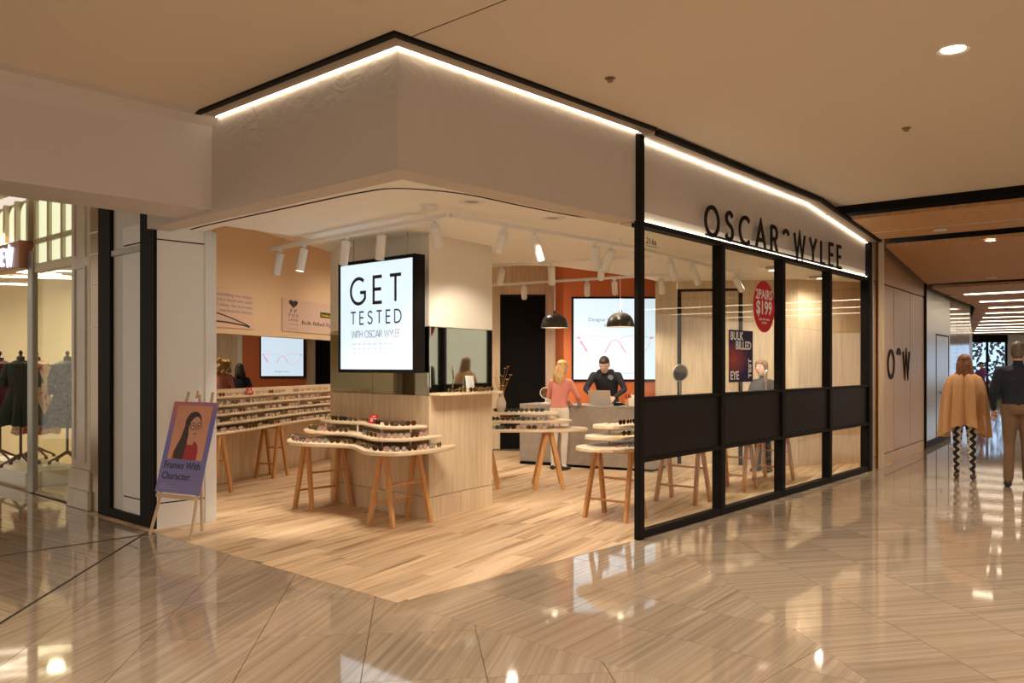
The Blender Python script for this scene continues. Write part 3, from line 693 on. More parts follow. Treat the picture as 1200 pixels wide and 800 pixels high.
# ------------------------------------------------------------------ eyewear
FR = {'black': (0.012, 0.011, 0.011), 'tortoise': (0.10, 0.035, 0.012), 'clear_pink': (0.55, 0.24, 0.20), 'gold': (0.50, 0.34, 0.14), 'navy': (0.02, 0.03, 0.10), 'grey': (0.25, 0.24, 0.23), 'blush': (0.62, 0.44, 0.31)}
for k, c in FR.items(): plain('frame_'+k, c, 0.25, 0.8 if k == 'gold' else 0.0)
LENS = {'dark': (0.012, 0.012, 0.014), 'brown': (0.06, 0.028, 0.012), 'blue': (0.05, 0.13, 0.55), 'pale': (0.42, 0.36, 0.30), 'green': (0.02, 0.04, 0.025), 'clear': (0.60, 0.48, 0.36)}
for k, c in LENS.items(): plain('lens_'+k, c, 0.06, spec=0.8)
def eyewear_mesh(fm, lm, rx=0.027, rz=0.021):
    mb = MB()
    N = 10
    for sx in (-1, 1):
        cx = sx*0.034
        mb.use(lm); mb.add([(cx+rx*math.cos(2*PI*k/N), 0.0, 0.024+rz*math.sin(2*PI*k/N)) for k in range(N)], [tuple(range(N))])
        mb.use(fm); ring = []
        for (k_, y) in ((1.0, -0.003), (1.2, -0.003), (1.2, 0.003), (1.0, 0.003)):
            ring.append([(cx+rx*k_*math.cos(2*PI*k/N), y, 0.024+rz*k_*math.sin(2*PI*k/N)) for k in range(N)])
        v = [p for r in ring for p in r]; f = []
        for i in range(4):
            j = (i+1) % 4
            for k in range(N): f.append((i*N+k, i*N+(k+1) % N, j*N+(k+1) % N, j*N+k))
        mb.add(v, f)
        mb.bar((sx*0.066, 0.0, 0.034), (sx*0.071, 0.004, 0.034), 0.006); mb.bar((sx*0.070, 0.0, 0.034), (sx*0.064, 0.125, 0.014), 0.004, 0.006)
        mb.bar((sx*0.064, 0.12, 0.015), (sx*0.062, 0.142, 0.002), 0.004, 0.006)
    mb.bar((-0.011, 0, 0.030), (0.011, 0, 0.030), 0.005)
    return mb.mesh('eyewear', False)
EW = {}
for fm, lm, s in (('black', 'dark', 1), ('tortoise', 'brown', 1), ('black', 'green', 1), ('gold', 'dark', .95), ('clear_pink', 'pale', 1), ('navy', 'blue', 1), ('grey', 'pale', 1), ('gold', 'brown', 1), ('black', 'pale', .9), ('blush', 'clear', .9)):
    EW[fm, lm] = eyewear_mesh('frame_'+fm, 'lens_'+lm, 0.027*s, 0.022*s)
SUN = [('black', 'dark'), ('tortoise', 'brown'), ('black', 'green'), ('gold', 'dark'), ('gold', 'brown')]
OPT = [('clear_pink', 'pale'), ('grey', 'pale'), ('black', 'pale'), ('tortoise', 'brown'), ('gold', 'brown')]
ORDS = ['first', 'second', 'third', 'fourth', 'fifth', 'sixth', 'seventh', 'eighth', 'ninth', 'tenth', 'eleventh', 'twelfth', 'thirteenth', 'fourteenth', 'fifteenth', 'sixteenth', 'seventeenth', 'eighteenth', 'nineteenth', 'twentieth']
def ordinal(i): return ORDS[i] if i < 20 else ('twenty-' if i < 29 else 'thirty-')+ORDS[(i-20) % 10] if i != 29 else 'thirtieth'
LOOK = {('black', 'dark'): 'black sunglasses', ('tortoise', 'brown'): 'tortoiseshell sunglasses', ('black', 'green'): 'black green-lensed sunglasses', ('gold', 'dark'): 'gold-rimmed dark sunglasses', ('gold', 'brown'): 'gold-rimmed brown glasses', ('clear_pink', 'pale'): 'pink-framed glasses', ('navy', 'blue'): 'blue mirrored glasses', ('grey', 'pale'): 'grey-framed glasses', ('black', 'pale'): 'black-framed clear glasses', ('blush', 'clear'): 'pale beige-framed glasses'}
PALE = [('blush', 'clear')]*4+[('clear_pink', 'pale'), ('gold', 'brown')]
def put_eyewear(kind, loc, rz, label, group, scale=1.0):
    o = bpy.data.objects.new('sunglasses' if 'sunglasses' in LOOK[kind] else 'eyeglasses', EW[kind]); COL.objects.link(o)
    o.location = loc; o.rotation_euler = (random.uniform(-0.05, 0.03), 0, rz+random.uniform(-0.18, 0.18)); o.scale = (scale,)*3
    setp(o, label, 'eyewear', group); return o
def row(pts, z, gap, kinds, label, group, inset=0.06, scale=1.0, skip=()):
    """frames along a front edge; pts run left to right as seen, the outside lies to the right of travel"""
    P = [Vector((p[0], p[1])) for p in pts]; L = [0]
    for a, b in zip(P[:-1], P[1:]): L.append(L[-1]+(b-a).length)
    n = int((L[-1]-0.12)/gap); k = 0
    for i in range(n+1):
        s = 0.08+i*gap
        while k < len(P)-2 and L[k+1] < s: k += 1
        t = (s-L[k])/max(L[k+1]-L[k], 1e-6); d = (P[k+1]-P[k]).normalized(); o = v2(d.y, -d.x)
        c = lerp(P[k], P[k+1], t)-o*inset
        if i in skip or random.random() < 0.14: continue
        kd = kinds[int(random.random()*len(kinds))]; put_eyewear(kd, (c.x, c.y, z+0.001), math.atan2(o.y, o.x)+PI/2, LOOK[kd]+', '+ordinal(i)+' '+label, group, scale)
# ------------------------------------------------------------------ trestles and tiered tables
def trestle(t, c, ax, h, spread=0.30, depth=0.52, lean=0.10):
    """A-frames at both ends of a short beam; ax = direction across the legs' spread, the beam runs across it"""
    ax = ax.normalized(); bx = v2(-ax.y, ax.x)
    for e in (-1, 1):
        top = c+bx*(e*depth/2*0.86); bot = c+bx*(e*depth/2)
        for q in (-1, 1):
            a = top+ax*(q*0.028); b = bot+ax*(q*spread/2)
            MB().bar((b.x, b.y, 0.002), (a.x, a.y, h), 0.050, 0.036, up=(bx.x, bx.y, 0)).build('leg', 'trestle_timber', t, bevel=0.003)
    for z, f in ((h*0.28, 0.72), (h*0.56, 0.44)):
        for q in ((-1,) if f > .5 else (1,)):
            a = c+bx*(depth/2*0.95)+ax*(q*spread/2*f); b = c-bx*(depth/2*0.95)+ax*(q*spread/2*f)
            MB().bar((a.x, a.y, z), (b.x, b.y, z), 0.022).build('rail', 'trestle_timber', t, bevel=0.002)
    a = c+bx*(depth/2*0.86); b = c-bx*(depth/2*0.86)
    MB().bar((a.x, a.y, h-0.02), (b.x, b.y, h-0.02), 0.05, 0.04).build('beam', 'trestle_timber', t, bevel=0.003)
def smooth_poly(pts, n=5): return [(p.x, p.y) for p in catmull([(a, b, 0) for a, b in pts], n)]
plain('edge_white', (0.80, 0.72, 0.60), 0.4)
def tier(t, front, back, z, th=0.035):
    o = MB().use('edge_ply').prism(front+back, z-th, z).build('tier', None, t, bevel=0.008); return o
def post(t, x, y, z0, z1): MB().lathe([(0.010, z0), (0.010, z1)], (x, y, 0), 8).build('support', 'white_metal', t, smooth=True)
def price_card(loc, rz, label):
    t = empty('price_card', label, 'price card', mw=Matrix.Translation(loc) @ Matrix.Rotation(rz, 4, 'Z') @ Matrix.Rotation(PI/2-0.12, 4, 'X'), group='red price cards')
    MB().box(-0.065, 0.065, 0.0, 0.09, -0.004, 0).build('card', 'red_print', t, bevel=0.001)
    MB().box(-0.065, 0.065, 0.0, 0.006, -0.03, 0.02).build('foot', 'red_print', t)
    text('$199', 0.048, 'white_print', t, 0, 0.022, 0.001, 'CENTER', bold=0.001); text('2 PAIRS', 0.020, 'white_print', t, 0, 0.066, 0.001, 'CENTER')
# front wavy table before the column
tb = empty('display_table', 'three-tier wavy pale timber table on trestles before the column', 'table', (0, 0, 0), group='tiered eyewear tables')
F1 = smooth_poly([(-2.36, 9.62), (-2.44, 9.40), (-2.36, 9.08), (-2.16, 8.86), (-1.66, 8.66), (-1.50, 8.34), (-1.36, 8.02), (-1.15, 7.90), (-0.98, 7.92), (-0.73, 8.20), (-0.60, 8.52), (-0.56, 8.68)])
F2 = smooth_poly([(-2.26, 9.66), (-2.28, 9.42), (-2.10, 9.12), (-1.76, 8.90), (-1.54, 8.60), (-1.36, 8.26), (-1.15, 8.14), (-0.96, 8.20), (-0.80, 8.42), (-0.70, 8.62)])
F3 = smooth_poly([(-2.14, 9.70), (-2.12, 9.52), (-1.96, 9.30), (-1.66, 9.08), (-1.48, 8.80), (-1.32, 8.48), (-1.15, 8.38), (-1.00, 8.42), (-0.86, 8.56)])
CB = [tup(P0-no*0+lerp(P0, P2, 0.0)-P0-v2(0.015, 0.015)), tup(P2-v2(0.015, 0.015))]
tier(tb, F1, [tup(P0+no*0.02), tup(P0-v2(.015, .015)), tup(P2-v2(.015, .015))], 0.755, 0.04)
tier(tb, F2, [tup(P0-v2(.015, .015)), tup(P2-v2(.015, .015))], 0.855, 0.03)
tier(tb, F3, [tup(P0-v2(.015, .015)), tup(P2-v2(.015, .015))], 0.955, 0.03)
for (x, y) in ((-2.05, 9.5), (-1.62, 9.05), (-1.3, 8.6), (-1.0, 8.5)): post(tb, x, y, 0.755, 0.93)
trestle(tb, v2(-2.06, 9.42), -LD, 0.715, 0.32, 0.52); trestle(tb, v2(-1.10, 8.46), -LD, 0.715, 0.36, 0.48)
row(F1[3:-2], 0.755, 0.145, OPT+OPT+[('navy', 'blue')], 'from the left, lowest tier, wavy table before the column', 'eyewear on the wavy table, lowest tier')
row(F2[3:-2], 0.855, 0.15, OPT+OPT+[('navy', 'blue')], 'from the left, middle tier, wavy table before the column', 'eyewear on the wavy table, middle tier')
row(F3[2:-1], 0.955, 0.15, SUN, 'from the left, top tier, wavy table before the column', 'eyewear on the wavy table, top tier', skip=(5,))
price_card(Vector((-1.42, 8.80, 0.956)), math.radians(-42), 'small red price card among sunglasses on the wavy table')
# capsule-shaped tiered tables
def capsule(a, b, w, n=8):
    d = (b-a).normalized(); o = v2(d.y, -d.x); th = math.atan2(o.y, o.x); r = w/2
    pts = [tup(a-d*0+o*r)]
    out = [(a.x+r*math.cos(th-PI+PI*0), a.y)]
    P = []
    for k in range(n+1):
        an = th-PI*(1-k/n)+0*PI; P.append((a.x+r*math.cos(an-0.0), a.y+r*math.sin(an)))
    for k in range(n+1):
        an = th+PI*k/n; P.append((b.x+r*math.cos(an), b.y+r*math.sin(an)))
    return P
def long_table(label, a, b, w, z, legs, grp, rows, step=0.10, set_back=None, kinds=OPT):
    t = empty('display_table', label, 'table', (0, 0, 0), group='tiered eyewear tables')
    d = (b-a).normalized(); o = v2(d.y, -d.x)
    set_back = set_back or [0, 0.16, 0.30]
    for i, sb in enumerate(set_back):
        aa, bb = a+d*(sb*0.8)-o*(sb*0.42), b-d*(sb*0.8)-o*(sb*0.42); ww = w-sb*0.9
        MB().prism(capsule(aa, bb, ww), z+i*step-0.038, z+i*step).build('tier', 'edge_ply', t, bevel=0.007)
        if i: post(t, aa.x, aa.y, z, z+i*step-0.03); post(t, bb.x, bb.y, z, z+i*step-0.03)
        e = ww/2
        row([tup(aa+o*e), tup(bb+o*e)], z+i*step, 0.13, kinds if i < 2 else SUN, rows % ('lowest', 'middle', 'top')[i], grp, inset=0.07)
    for f in legs:
        c = lerp(a, b, f); trestle(t, c, d, z-0.04, 0.36, w*0.8)
    return t
long_table('three-tier table with rounded end before the grey counter', v2(-0.75, 10.98), v2(0.66, 11.0), 0.62, 0.755, (0.28, 0.86), 'eyewear on the table before the counter', 'from the left, %s tier, table before the counter', kinds=SUN+OPT)
ga, gb = s2(0.62, -0.75), s2(2.50, -0.72)
long_table('three-tier table with rounded end just inside the black post', ga, gb, 0.62, 0.74, (0.08, 0.82), 'eyewear on the table inside the post', 'from the entrance, %s tier, table inside the black post')
ga, gb = s2(3.3, -0.70), s2(4.9, -0.66)
long_table('tiered table behind the third and fourth glass bays', ga, gb, 0.5, 0.74, (0.10, 0.80), 'eyewear on the table behind the glass', 'from the left, %s tier, table behind the far glass bays')
# long wall display
wd = empty('wall_display', 'five-tier curved pale timber wall display along the left inner wall', 'display', (0, 0, 0))
def wl_pt(Y, off): p = wp(Y)+v2(W_DIR.y, -W_DIR.x)*off; return p
YS = [9.9, 10.15, 11.0, 12.0, 13.0, 14.0, 14.9, 15.3]
DEP = [0.40, 0.56, 0.60, 0.47, 0.40, 0.46, 0.52, 0.40]
for i in range(5):
    off = [d*(1-0.17*i) for d in DEP]
    fr = [tup(wl_pt(y, o)) for y, o in zip(YS, off)]; fr = smooth_poly(fr, 4)
    z = 0.75+0.10*i
    MB().prism(fr+[tup(wl_pt(15.3, 0.02)), tup(wl_pt(9.9, 0.02))], z-0.028, z).build('tier', 'edge_ply', wd, bevel=0.006)
    if i: 
        for y in (10.3, 11.6, 12.9, 14.2): p = wl_pt(y, 0.25); post(wd, p.x, p.y, 0.75, z-0.02)
    row([fr[k] for k in range(len(fr))][1:-2], z, 0.19, PALE, 'from the entrance, %s tier, long wall display' % ('lowest', 'second', 'third', 'fourth', 'highest')[i], 'eyewear on the wall display, tier %d' % (i+1), inset=0.055)
MB().prism([tup(wl_pt(9.9, 0.05)), tup(wl_pt(15.3, 0.05)), tup(wl_pt(15.3, 0.01)), tup(wl_pt(9.9, 0.01))], 0.7, 1.24).build('back_board', 'edge_ply', wd)
for y, dd in ((10.45, 0.44), (12.05, 0.30), (14.4, 0.25)): trestle(wd, wl_pt(y, dd), W_DIR, 0.715, 0.40, 0.26)
pc = wl_pt(11.75, 0.14); price_card(Vector((pc.x, pc.y, 1.152)), math.radians(74), 'small red price card on the long wall display')
# ledge contents
for k, f in enumerate((0.42, 0.58, 0.72, 0.86)):
    c = P0+(P1-P0)*f+no*0.07; put_eyewear(('gold', 'brown'), (c.x, c.y, 1.271), math.atan2(no.y, no.x)+PI/2, 'gold-rimmed glasses, %s from the left on the column ledge' % ORDS[k], 'eyewear on the column ledge')
c = P0+(P1-P0)*0.60+no*0.03
t = empty('info_card', 'small white information card leaning against the column mirror', 'card', mw=frame((c.x, c.y, 1.272), dr) @ Matrix.Rotation(-0.12, 4, 'X'))
MB().box(-0.075, 0.075, 0, 0.17, -0.004, 0).build('card', 'white_print', t, bevel=0.001)
for k in range(5): MB().box(-0.05, 0.05-0.01*(k % 3), 0.13-0.022*k, 0.137-0.022*k, 0, 0.0006).build('text_line', 'ink_pale', t)
# dried flowers right of the column
plain('stem_gold', (0.42, 0.25, 0.07), 0.7); plain('petal_gold', (0.80, 0.55, 0.22), 0.6); plain('vase_clay', (0.62, 0.52, 0.42), 0.5)
def bouquet(loc, label, n, h, vz=0.24):
    t = empty('dried_bouquet', label, 'flowers', loc)
    MB().lathe([(0.035, 0), (0.06, 0.05), (0.065, 0.12), (0.035, 0.2), (0.03, vz)], n=14, cap1=False).build('vase', 'vase_clay', t, smooth=True)
    for k in range(n):
        a = random.uniform(0, 2*PI); r = random.uniform(0.06, 0.17); z = random.uniform(0.5*h, h); tip = Vector((r*math.cos(a), r*math.sin(a), z))
        MB().tube([(0, 0, 0.06), (tip.x*0.35, tip.y*0.35, z*0.6), tip], [0.004, 0.003, 0.002], 5).build('stem', 'stem_gold', t)
        mb = MB()
        for q in range(6):
            an = q*PI/3; d = Vector((math.cos(an), math.sin(an), 0.5)).normalized()*0.035; e = Vector((-d.y, d.x, 0)).normalized()*0.014
            mb.poly([tip, tip+d*0.6+e, tip+d, tip+d*0.6-e])
        mb.build('blossom', 'petal_gold', t)
bouquet((-0.14, 11.0, 0.956), 'golden dried flower bouquet in a clay vase behind the column', 13, 0.62)
# ------------------------------------------------------------------ hanging lightbox GET TESTED
lr = v2(-0.935, 8.30); ll = lr+LD*1.22
t = empty('lightbox', 'hanging black-framed lightbox reading GET TESTED before the column', 'lightbox', mw=frame((ll.x, ll.y, 1.475), -LD))
LW, LH = 1.22, 1.155
MB().box(0, LW, 0, LH, -0.13, -0.012).build('casing', 'black_metal', t, bevel=0.003)
fr_ = MB()
for b in ((0, LW, 0, 0.035), (0, LW, LH-0.035, LH), (0, 0.03, 0.035, LH-0.035), (LW-0.03, LW, 0.035, LH-0.035)): fr_.box(b[0], b[1], b[2], b[3], -0.012, 0.006)
fr_.build('bezel', 'black_metal', t)
lp = MB().box(0.03, LW-0.03, 0.035, LH-0.035, -0.012, -0.002).build('panel', 'screen_glow', t)
for (wd_, h, y, wst, mt, mid) in (('GET', 0.26, 0.71, 0.034, 'ink', 0.085), ('TESTED', 0.125, 0.50, 0.016, 'ink', 0.078), ('WITH OSCAR WYLEE', 0.068, 0.36, 0.007, 'ink_grey', 0.024)):
    wid = LW*(0.66 if h > .1 else 0.64); nat = word_width(wd_, h, 0.0); gap = (wid-nat)/(len(wd_)-1)
    word(wd_, h, wst, 0.001, mt, lp, (LW-wid)/2, y, -0.0019, gap, 'printed_letter')
for x in (0.18, LW-0.18): MB().bar((x, LH, -0.06), (x, Z_LOW-1.477, -0.06), 0.006).build('wire', 'grey_frame', t)
for k, y in enumerate((0.285, 0.24, 0.20)):
    for q in range(9-k): MB().box(LW*0.19+q*0.085, LW*0.19+q*0.085+0.06, y, y+0.018-0.004*k, -0.0019, -0.0012).build('faint_print', 'screen_faint', lp)
# ------------------------------------------------------------------ posters on the inner wall
def wframe(Y, z): p = wp(Y)+v2(W_DIR.y, -W_DIR.x)*0.012; return frame((p.x, p.y, z), W_DIR)
def wY(u):   # wall depth seen at a column of the photograph
    k = (u-CX)/F_PX; return (W_Q.x-W_DIR.x/W_DIR.y*W_Q.y)/(k-W_DIR.x/W_DIR.y)
y0, y1 = wY(226), wY(297)
t = empty('wall_poster', 'peach poster with small text and dark spectacles on the inner wall', 'poster', mw=wframe(y0, 2.05)); w_ = (y1-y0)/W_DIR.y
plain('peach_board', (0.74, 0.52, 0.40), 0.6, var=0.01)
MB().box(0, w_, 0, 0.50, -0.01, 0).build('board', 'peach_board', t, bevel=0.002)
for k, ln in enumerate(('Demystifying new shapes,', 'unexpected details and subtle', 'hints of colour. See it on your', 'new favourite frames.')): text(ln, 0.062, 'ink_grey', t, w_-0.04, 0.42-0.07*k, 0.001, 'RIGHT', sx=1.5)
g_ = MB(); g_.tube(catmull([(0.25, 0.20, 0.001), (0.55, 0.16, 0.001), (0.95, 0.07, 0.001), (1.06, 0.03, 0.001)], 5), 0.010, 6); g_.tube(catmull([(0.2, 0.06, 0.001), (0.5, 0.075, 0.001), (0.9, 0.05, 0.001), (1.05, 0.03, 0.001)], 5), 0.012, 6); g_.tube(catmull([(0.3, 0.2, 0.001), (0.34, 0.12, 0.001), (0.44, 0.07, 0.001)], 5), 0.006, 6)
g_.build('spectacles_print', 'ink', t).scale = (w_/1.15, 1, 0.05)
y0, y1 = wY(330), wY(394)
t = empty('wall_poster', 'pinkish eye chart poster with black heart on the inner wall', 'poster', mw=wframe(y0, 2.06)); w_ = (y1-y0)/W_DIR.y
MB().box(0, w_, 0, 0.50, -0.01, 0).build('board', 'pinkish_board', t, bevel=0.002)
hp = [(0.0, -0.06), (0.05, 0.0), (0.055, 0.03), (0.035, 0.05), (0.012, 0.045), (0, 0.03), (-0.012, 0.045), (-0.035, 0.05), (-0.055, 0.03), (-0.05, 0.0)]
MB().prism([(0.34+p[0]*2.6, 0.43+p[1]*1.1) for p in hp], 0, 0.001).build('heart', 'ink', t)
for k, (ln, sz) in enumerate((('F P', .085), ('T O Z', .062), ('L P E D', .048), ('P E C F D', .036), ('E D F C Z P', .026))): text(ln, sz, 'ink' if k < 3 else 'ink_grey', t, 0.34, 0.29-0.07*k+0.008*k, 0.001, 'CENTER', sx=2.0)
text('Bulk Billed Eye', 0.085, 'ink', t, 0.60, 0.13, 0.001, 'LEFT', sx=2.2)
MB().box(w_-0.62, w_-0.10, 0.27, 0.36, 0, 0.002).build('green_tag', 'green_print', t); text('medicare', 0.07, 'yellow_print', t, w_-0.36, 0.29, 0.003, 'CENTER', sx=1.7)
# ------------------------------------------------------------------ screens
def spectacle_print(t, w, h, mat, mat2, r=0.010):
    mb = MB()
    for sx in (-1, 1):
        mb.tube(catmull([(sx*0.05*w, 0.02*h, 0), (sx*0.12*w, 0.07*h, 0), (sx*0.27*w, 0.075*h, 0), (sx*0.385*w, 0.06*h, 0), (sx*0.40*w, 0.0, 0), (sx*0.34*w, -0.10*h, 0), (sx*0.22*w, -0.15*h, 0), (sx*0.11*w, -0.11*h, 0)], 4, True), r*0.38, 5, closed=True)
    mb.tube(catmull([(-0.055*w, 0.0, 0), (0, 0.03*h, 0), (0.055*w, 0.0, 0)], 5), r*0.8, 5)
    o = mb.build('spectacles_print', mat2, t); o.location = (w*0.5, h*0.46, 0.001); o.scale = (1, 1, 0.05)
    mb = MB()
    for sx in (-1, 1): mb.ball((sx*0.42*w, 0.055*h, 0), (0.022*w, 0.014*h, 0.01), 8, 4)
    mb.tube([(-0.40*w, 0.02*h, 0), (-0.32*w, -0.11*h, 0)], r*0.9, 5); mb.tube([(0.05*w, 0.0, 0), (0.12*w, -0.12*h, 0)], r*0.55, 5); mb.tube([(-0.05*w, 0.0, 0), (-0.12*w, -0.12*h, 0)], r*0.55, 5)
    o = mb.build('spectacles_accent', mat, t); o.location = (w*0.5, h*0.46, 0.001); o.scale = (1, 1, 0.05)
def screen(label, x0, y, z0, w, h, glow, r, lines):
    t = empty('wall_screen', label, 'screen', mw=frame((x0, y, z0), (1, 0)), group='shop screens')
    MB().box(0, w, 0, h, -0.04, 0.0).build('casing', 'black_metal', t, bevel=0.004)
    dp = MB().box(0.035, w-0.035, 0.035, h-0.035, -0.01, 0.0008).build('display', glow, t)
    spectacle_print(dp, w, h, 'pink_print', 'pink_pale_print', r)
    for (tx, sz, fx, fy, al) in lines: text(tx, sz, 'screen_ink', dp, w*fx, h*fy, 0.0012, al, 'screen_text')
    return t
screen('large bright wall screen with pink spectacles behind the counter', 1.03, 14.86, 1.275, 1.50, 1.46, 'screen_glow', 0.016, [('Designer frames', 0.085, .19, .71, 'LEFT'), ('the price', 0.085, .37, .645, 'LEFT'), ('oscarwylee.com.au', 0.04, .55, .09, 'LEFT')])
screen('smaller bright screen with pink spectacles seen through the wall opening', -5.58, 19.04, 1.28, 1.0, 0.98, 'screen_glow_small', 0.014, [('Designer frames', 0.05, .5, .12, 'CENTER')])
# ------------------------------------------------------------------ counter and things on it
ct_d = v2(0.82, -0.50).normalized()
cA, cB = v2(0.12, 13.62), v2(2.10, 12.55)
cnt = empty('counter', 'long grey sales counter before the orange wall', 'counter', (cA.x, cA.y, 0), math.atan2((cB-cA).y, (cB-cA).x))
cl = (cB-cA).length
MB().box(0.0, 0.68, -0.0, 0.62, 0.04, 0.945).build('end_unit', 'grey_concrete', cnt, bevel=0.006)
MB().box(0.69, cl, -0.10, 0.62, 0.04, 0.925).build('front_unit', 'grey_concrete', cnt, bevel=0.006)
MB().box(0.69, cl, -0.10, 0.66, 0.926, 0.945).build('worktop', 'grey_concrete', cnt, bevel=0.004)
MB().box(0.03, cl-0.05, -0.05, 0.58, 0.0, 0.04).build('toe_kick', 'black_matte', cnt)
def on_counter(f, d, z=0.947): p = cA+(cB-cA)*f+v2(-(cB-cA).y, (cB-cA).x).normalized()*d; return (p.x, p.y, z)
crz = math.atan2((cB-cA).y, (cB-cA).x)
lt_ = empty('laptop', 'open silver laptop on the grey counter', 'laptop', on_counter(0.60, 0.05), crz+0.12)
plain('silver', (0.62, 0.60, 0.57), 0.3, 0.6); plain('screen_off', (0.02, 0.02, 0.025), 0.2)
MB().box(-0.17, 0.17, 0.03, 0.27, 0, 0.016).build('base', 'silver', lt_, bevel=0.003)
MB().add([(-0.17, 0.02, 0.016), (0.17, 0.02, 0.016), (0.17, -0.07, 0.225), (-0.17, -0.07, 0.225), (-0.17, 0.03, 0.018), (0.17, 0.03, 0.018), (0.17, -0.06, 0.228), (-0.17, -0.06, 0.228)], [(0, 1, 2, 3), (7, 6, 5, 4), (0, 4, 5, 1), (1, 5, 6, 2), (2, 6, 7, 3), (3, 7, 4, 0)]).build('lid', 'silver', lt_)
MB().add([(-0.155, 0.0285, 0.03), (0.155, 0.0285, 0.03), (0.155, -0.0525, 0.213), (-0.155, -0.0525, 0.213)], [(0, 1, 2, 3)]).build('display', 'screen_off', lt_.children[-1])
ep = empty('card_reader', 'dark card reader beside the laptop', 'card reader', on_counter(0.725, 0.08), crz)
MB().box(-0.045, 0.045, -0.09, 0.09, 0, 0.045).build('body', 'black_metal', ep, bevel=0.008); MB().box(-0.035, 0.035, 0.0, 0.07, 0.045, 0.048).build('display', 'ink_pale', ep)
kb = empty('keyboard', 'black keyboard lying on the counter by the card reader', 'keyboard', on_counter(0.70, 0.34), crz)
MB().box(-0.13, 0.13, -0.06, 0.06, 0, 0.02).build('tray', 'black_matte', kb, bevel=0.004)
for i in range(8):
    for j in range(3): MB().box(-0.12+i*0.03, -0.096+i*0.03, -0.05+j*0.033, -0.024+j*0.033, 0.02, 0.026).build('key', 'grey_frame', kb)
ph = empty('pen_cup', 'wooden cup of pens at the right of the counter', 'pen cup', on_counter(0.785, 0.12), crz)
MB().lathe([(0.04, 0), (0.04, 0.10), (0.034, 0.10), (0.034, 0.02)], n=14).build('cup', 'trestle_timber', ph, smooth=True)
for k in range(5): MB().tube([(0.01*k-0.02, 0, 0.02), (0.016*k-0.035, 0.01, 0.17+0.01*(k % 3))], 0.005, 6).build('pen', ('black_metal', 'red_print', 'orange_paint')[k % 3], ph)
tbx = empty('tissue_box', 'small cream box beside the pen cup', 'box', on_counter(0.835, 0.06), crz)
MB().box(-0.06, 0.06, -0.05, 0.05, 0, 0.12).build('carton', 'cream_paint', tbx, bevel=0.004)
MB().add([(-0.03, 0, 0.12), (0.03, 0, 0.12), (0.045, 0.02, 0.18), (0, -0.02, 0.165), (-0.04, 0.01, 0.185)], [(0, 1, 2, 3), (0, 3, 4)]).build('tissue', 'white_print', tbx)
def round_mirror(loc, rz, label, r, hz, glassm='mirror_glass'):
    t = empty('round_mirror', label, 'mirror', loc, rz, 'table mirrors')
    MB().lathe([(0.075, 0), (0.075, 0.012), (0.012, 0.02), (0.008, 0.03)], n=18).build('base', 'white_metal', t, smooth=True)
    MB().tube([(0, 0, 0.02), (0, 0, hz-r)], 0.007, 8).build('stem', 'white_metal', t)
    fr = MB().lathe([(r-0.012, -0.008), (r, -0.01), (r, 0.01), (r-0.012, 0.008)], n=28, cap0=False, cap1=False).build('rim', 'white_metal', t, smooth=True); fr.location = (0, 0, hz); fr.rotation_euler = (PI/2+0.15, 0, 0)
    g = MB().lathe([(r-0.010, -0.005), (r-0.010, 0.005)], n=28).build('mirror_disc', 'mirror_glass', t); g.location = (0, 0, hz); g.rotation_euler = (PI/2+0.15, 0, 0)
round_mirror(on_counter(0.16, 0.2), -0.2, 'round white-rimmed mirror on the left end of the counter', 0.092, 0.17)
p = s2(2.23, -0.80); round_mirror((p.x, p.y, 0.942), 0.4, 'round silver mirror on the table inside the first glass bay', 0.10, 0.52)
p = s2(4.55, -0.76); round_mirror((p.x, p.y, 0.942), 1.1, 'small round mirror behind the fourth glass bay', 0.08, 0.47)
# ------------------------------------------------------------------ pendants
plain('pendant_black', (0.035, 0.028, 0.024), 0.3); 
for (u, v, Y, lab) in ((650, 384, 12.85, 'left black dome pendant lamp over the counter'), (727, 383, 12.75, 'right black dome pendant lamp over the counter')):
    p = at(u, v, Y); t = empty('pendant_lamp', lab, 'pendant lamp', (p.x, p.y, p.z), group='dome pendants')
    r = 0.205
    MB().lathe([(r, 0), (r*0.985, 0.05), (r*0.90, 0.11), (r*0.72, 0.165), (r*0.45, 0.20), (0.03, 0.215), (0.02, 0.25)], n=28, cap0=False).build('shade', 'pendant_black', t, smooth=True)
    MB().lathe([(r*0.97, 0.003), (r*0.95, 0.05), (r*0.87, 0.105), (r*0.7, 0.155), (r*0.4, 0.19)], n=28, cap0=False).build('lining', 'white_metal', t, smooth=True)
    MB().ball((0, 0, 0.08), 0.05).build('bulb', 'lamp_disc', t, smooth=True)
    MB().tube([(0, 0, 0.24), (0, 0, Z_HIGH-p.z if p.y > 12.6 and u < 700 else Z_HIGH-p.z)], 0.004, 6).build('cord', 'cream_paint', t)
    spot('pendant_light', (p.x, p.y, p.z+0.02), (p.x, p.y, 0), 14, 120, 0.7, SHOPW, 0.06)
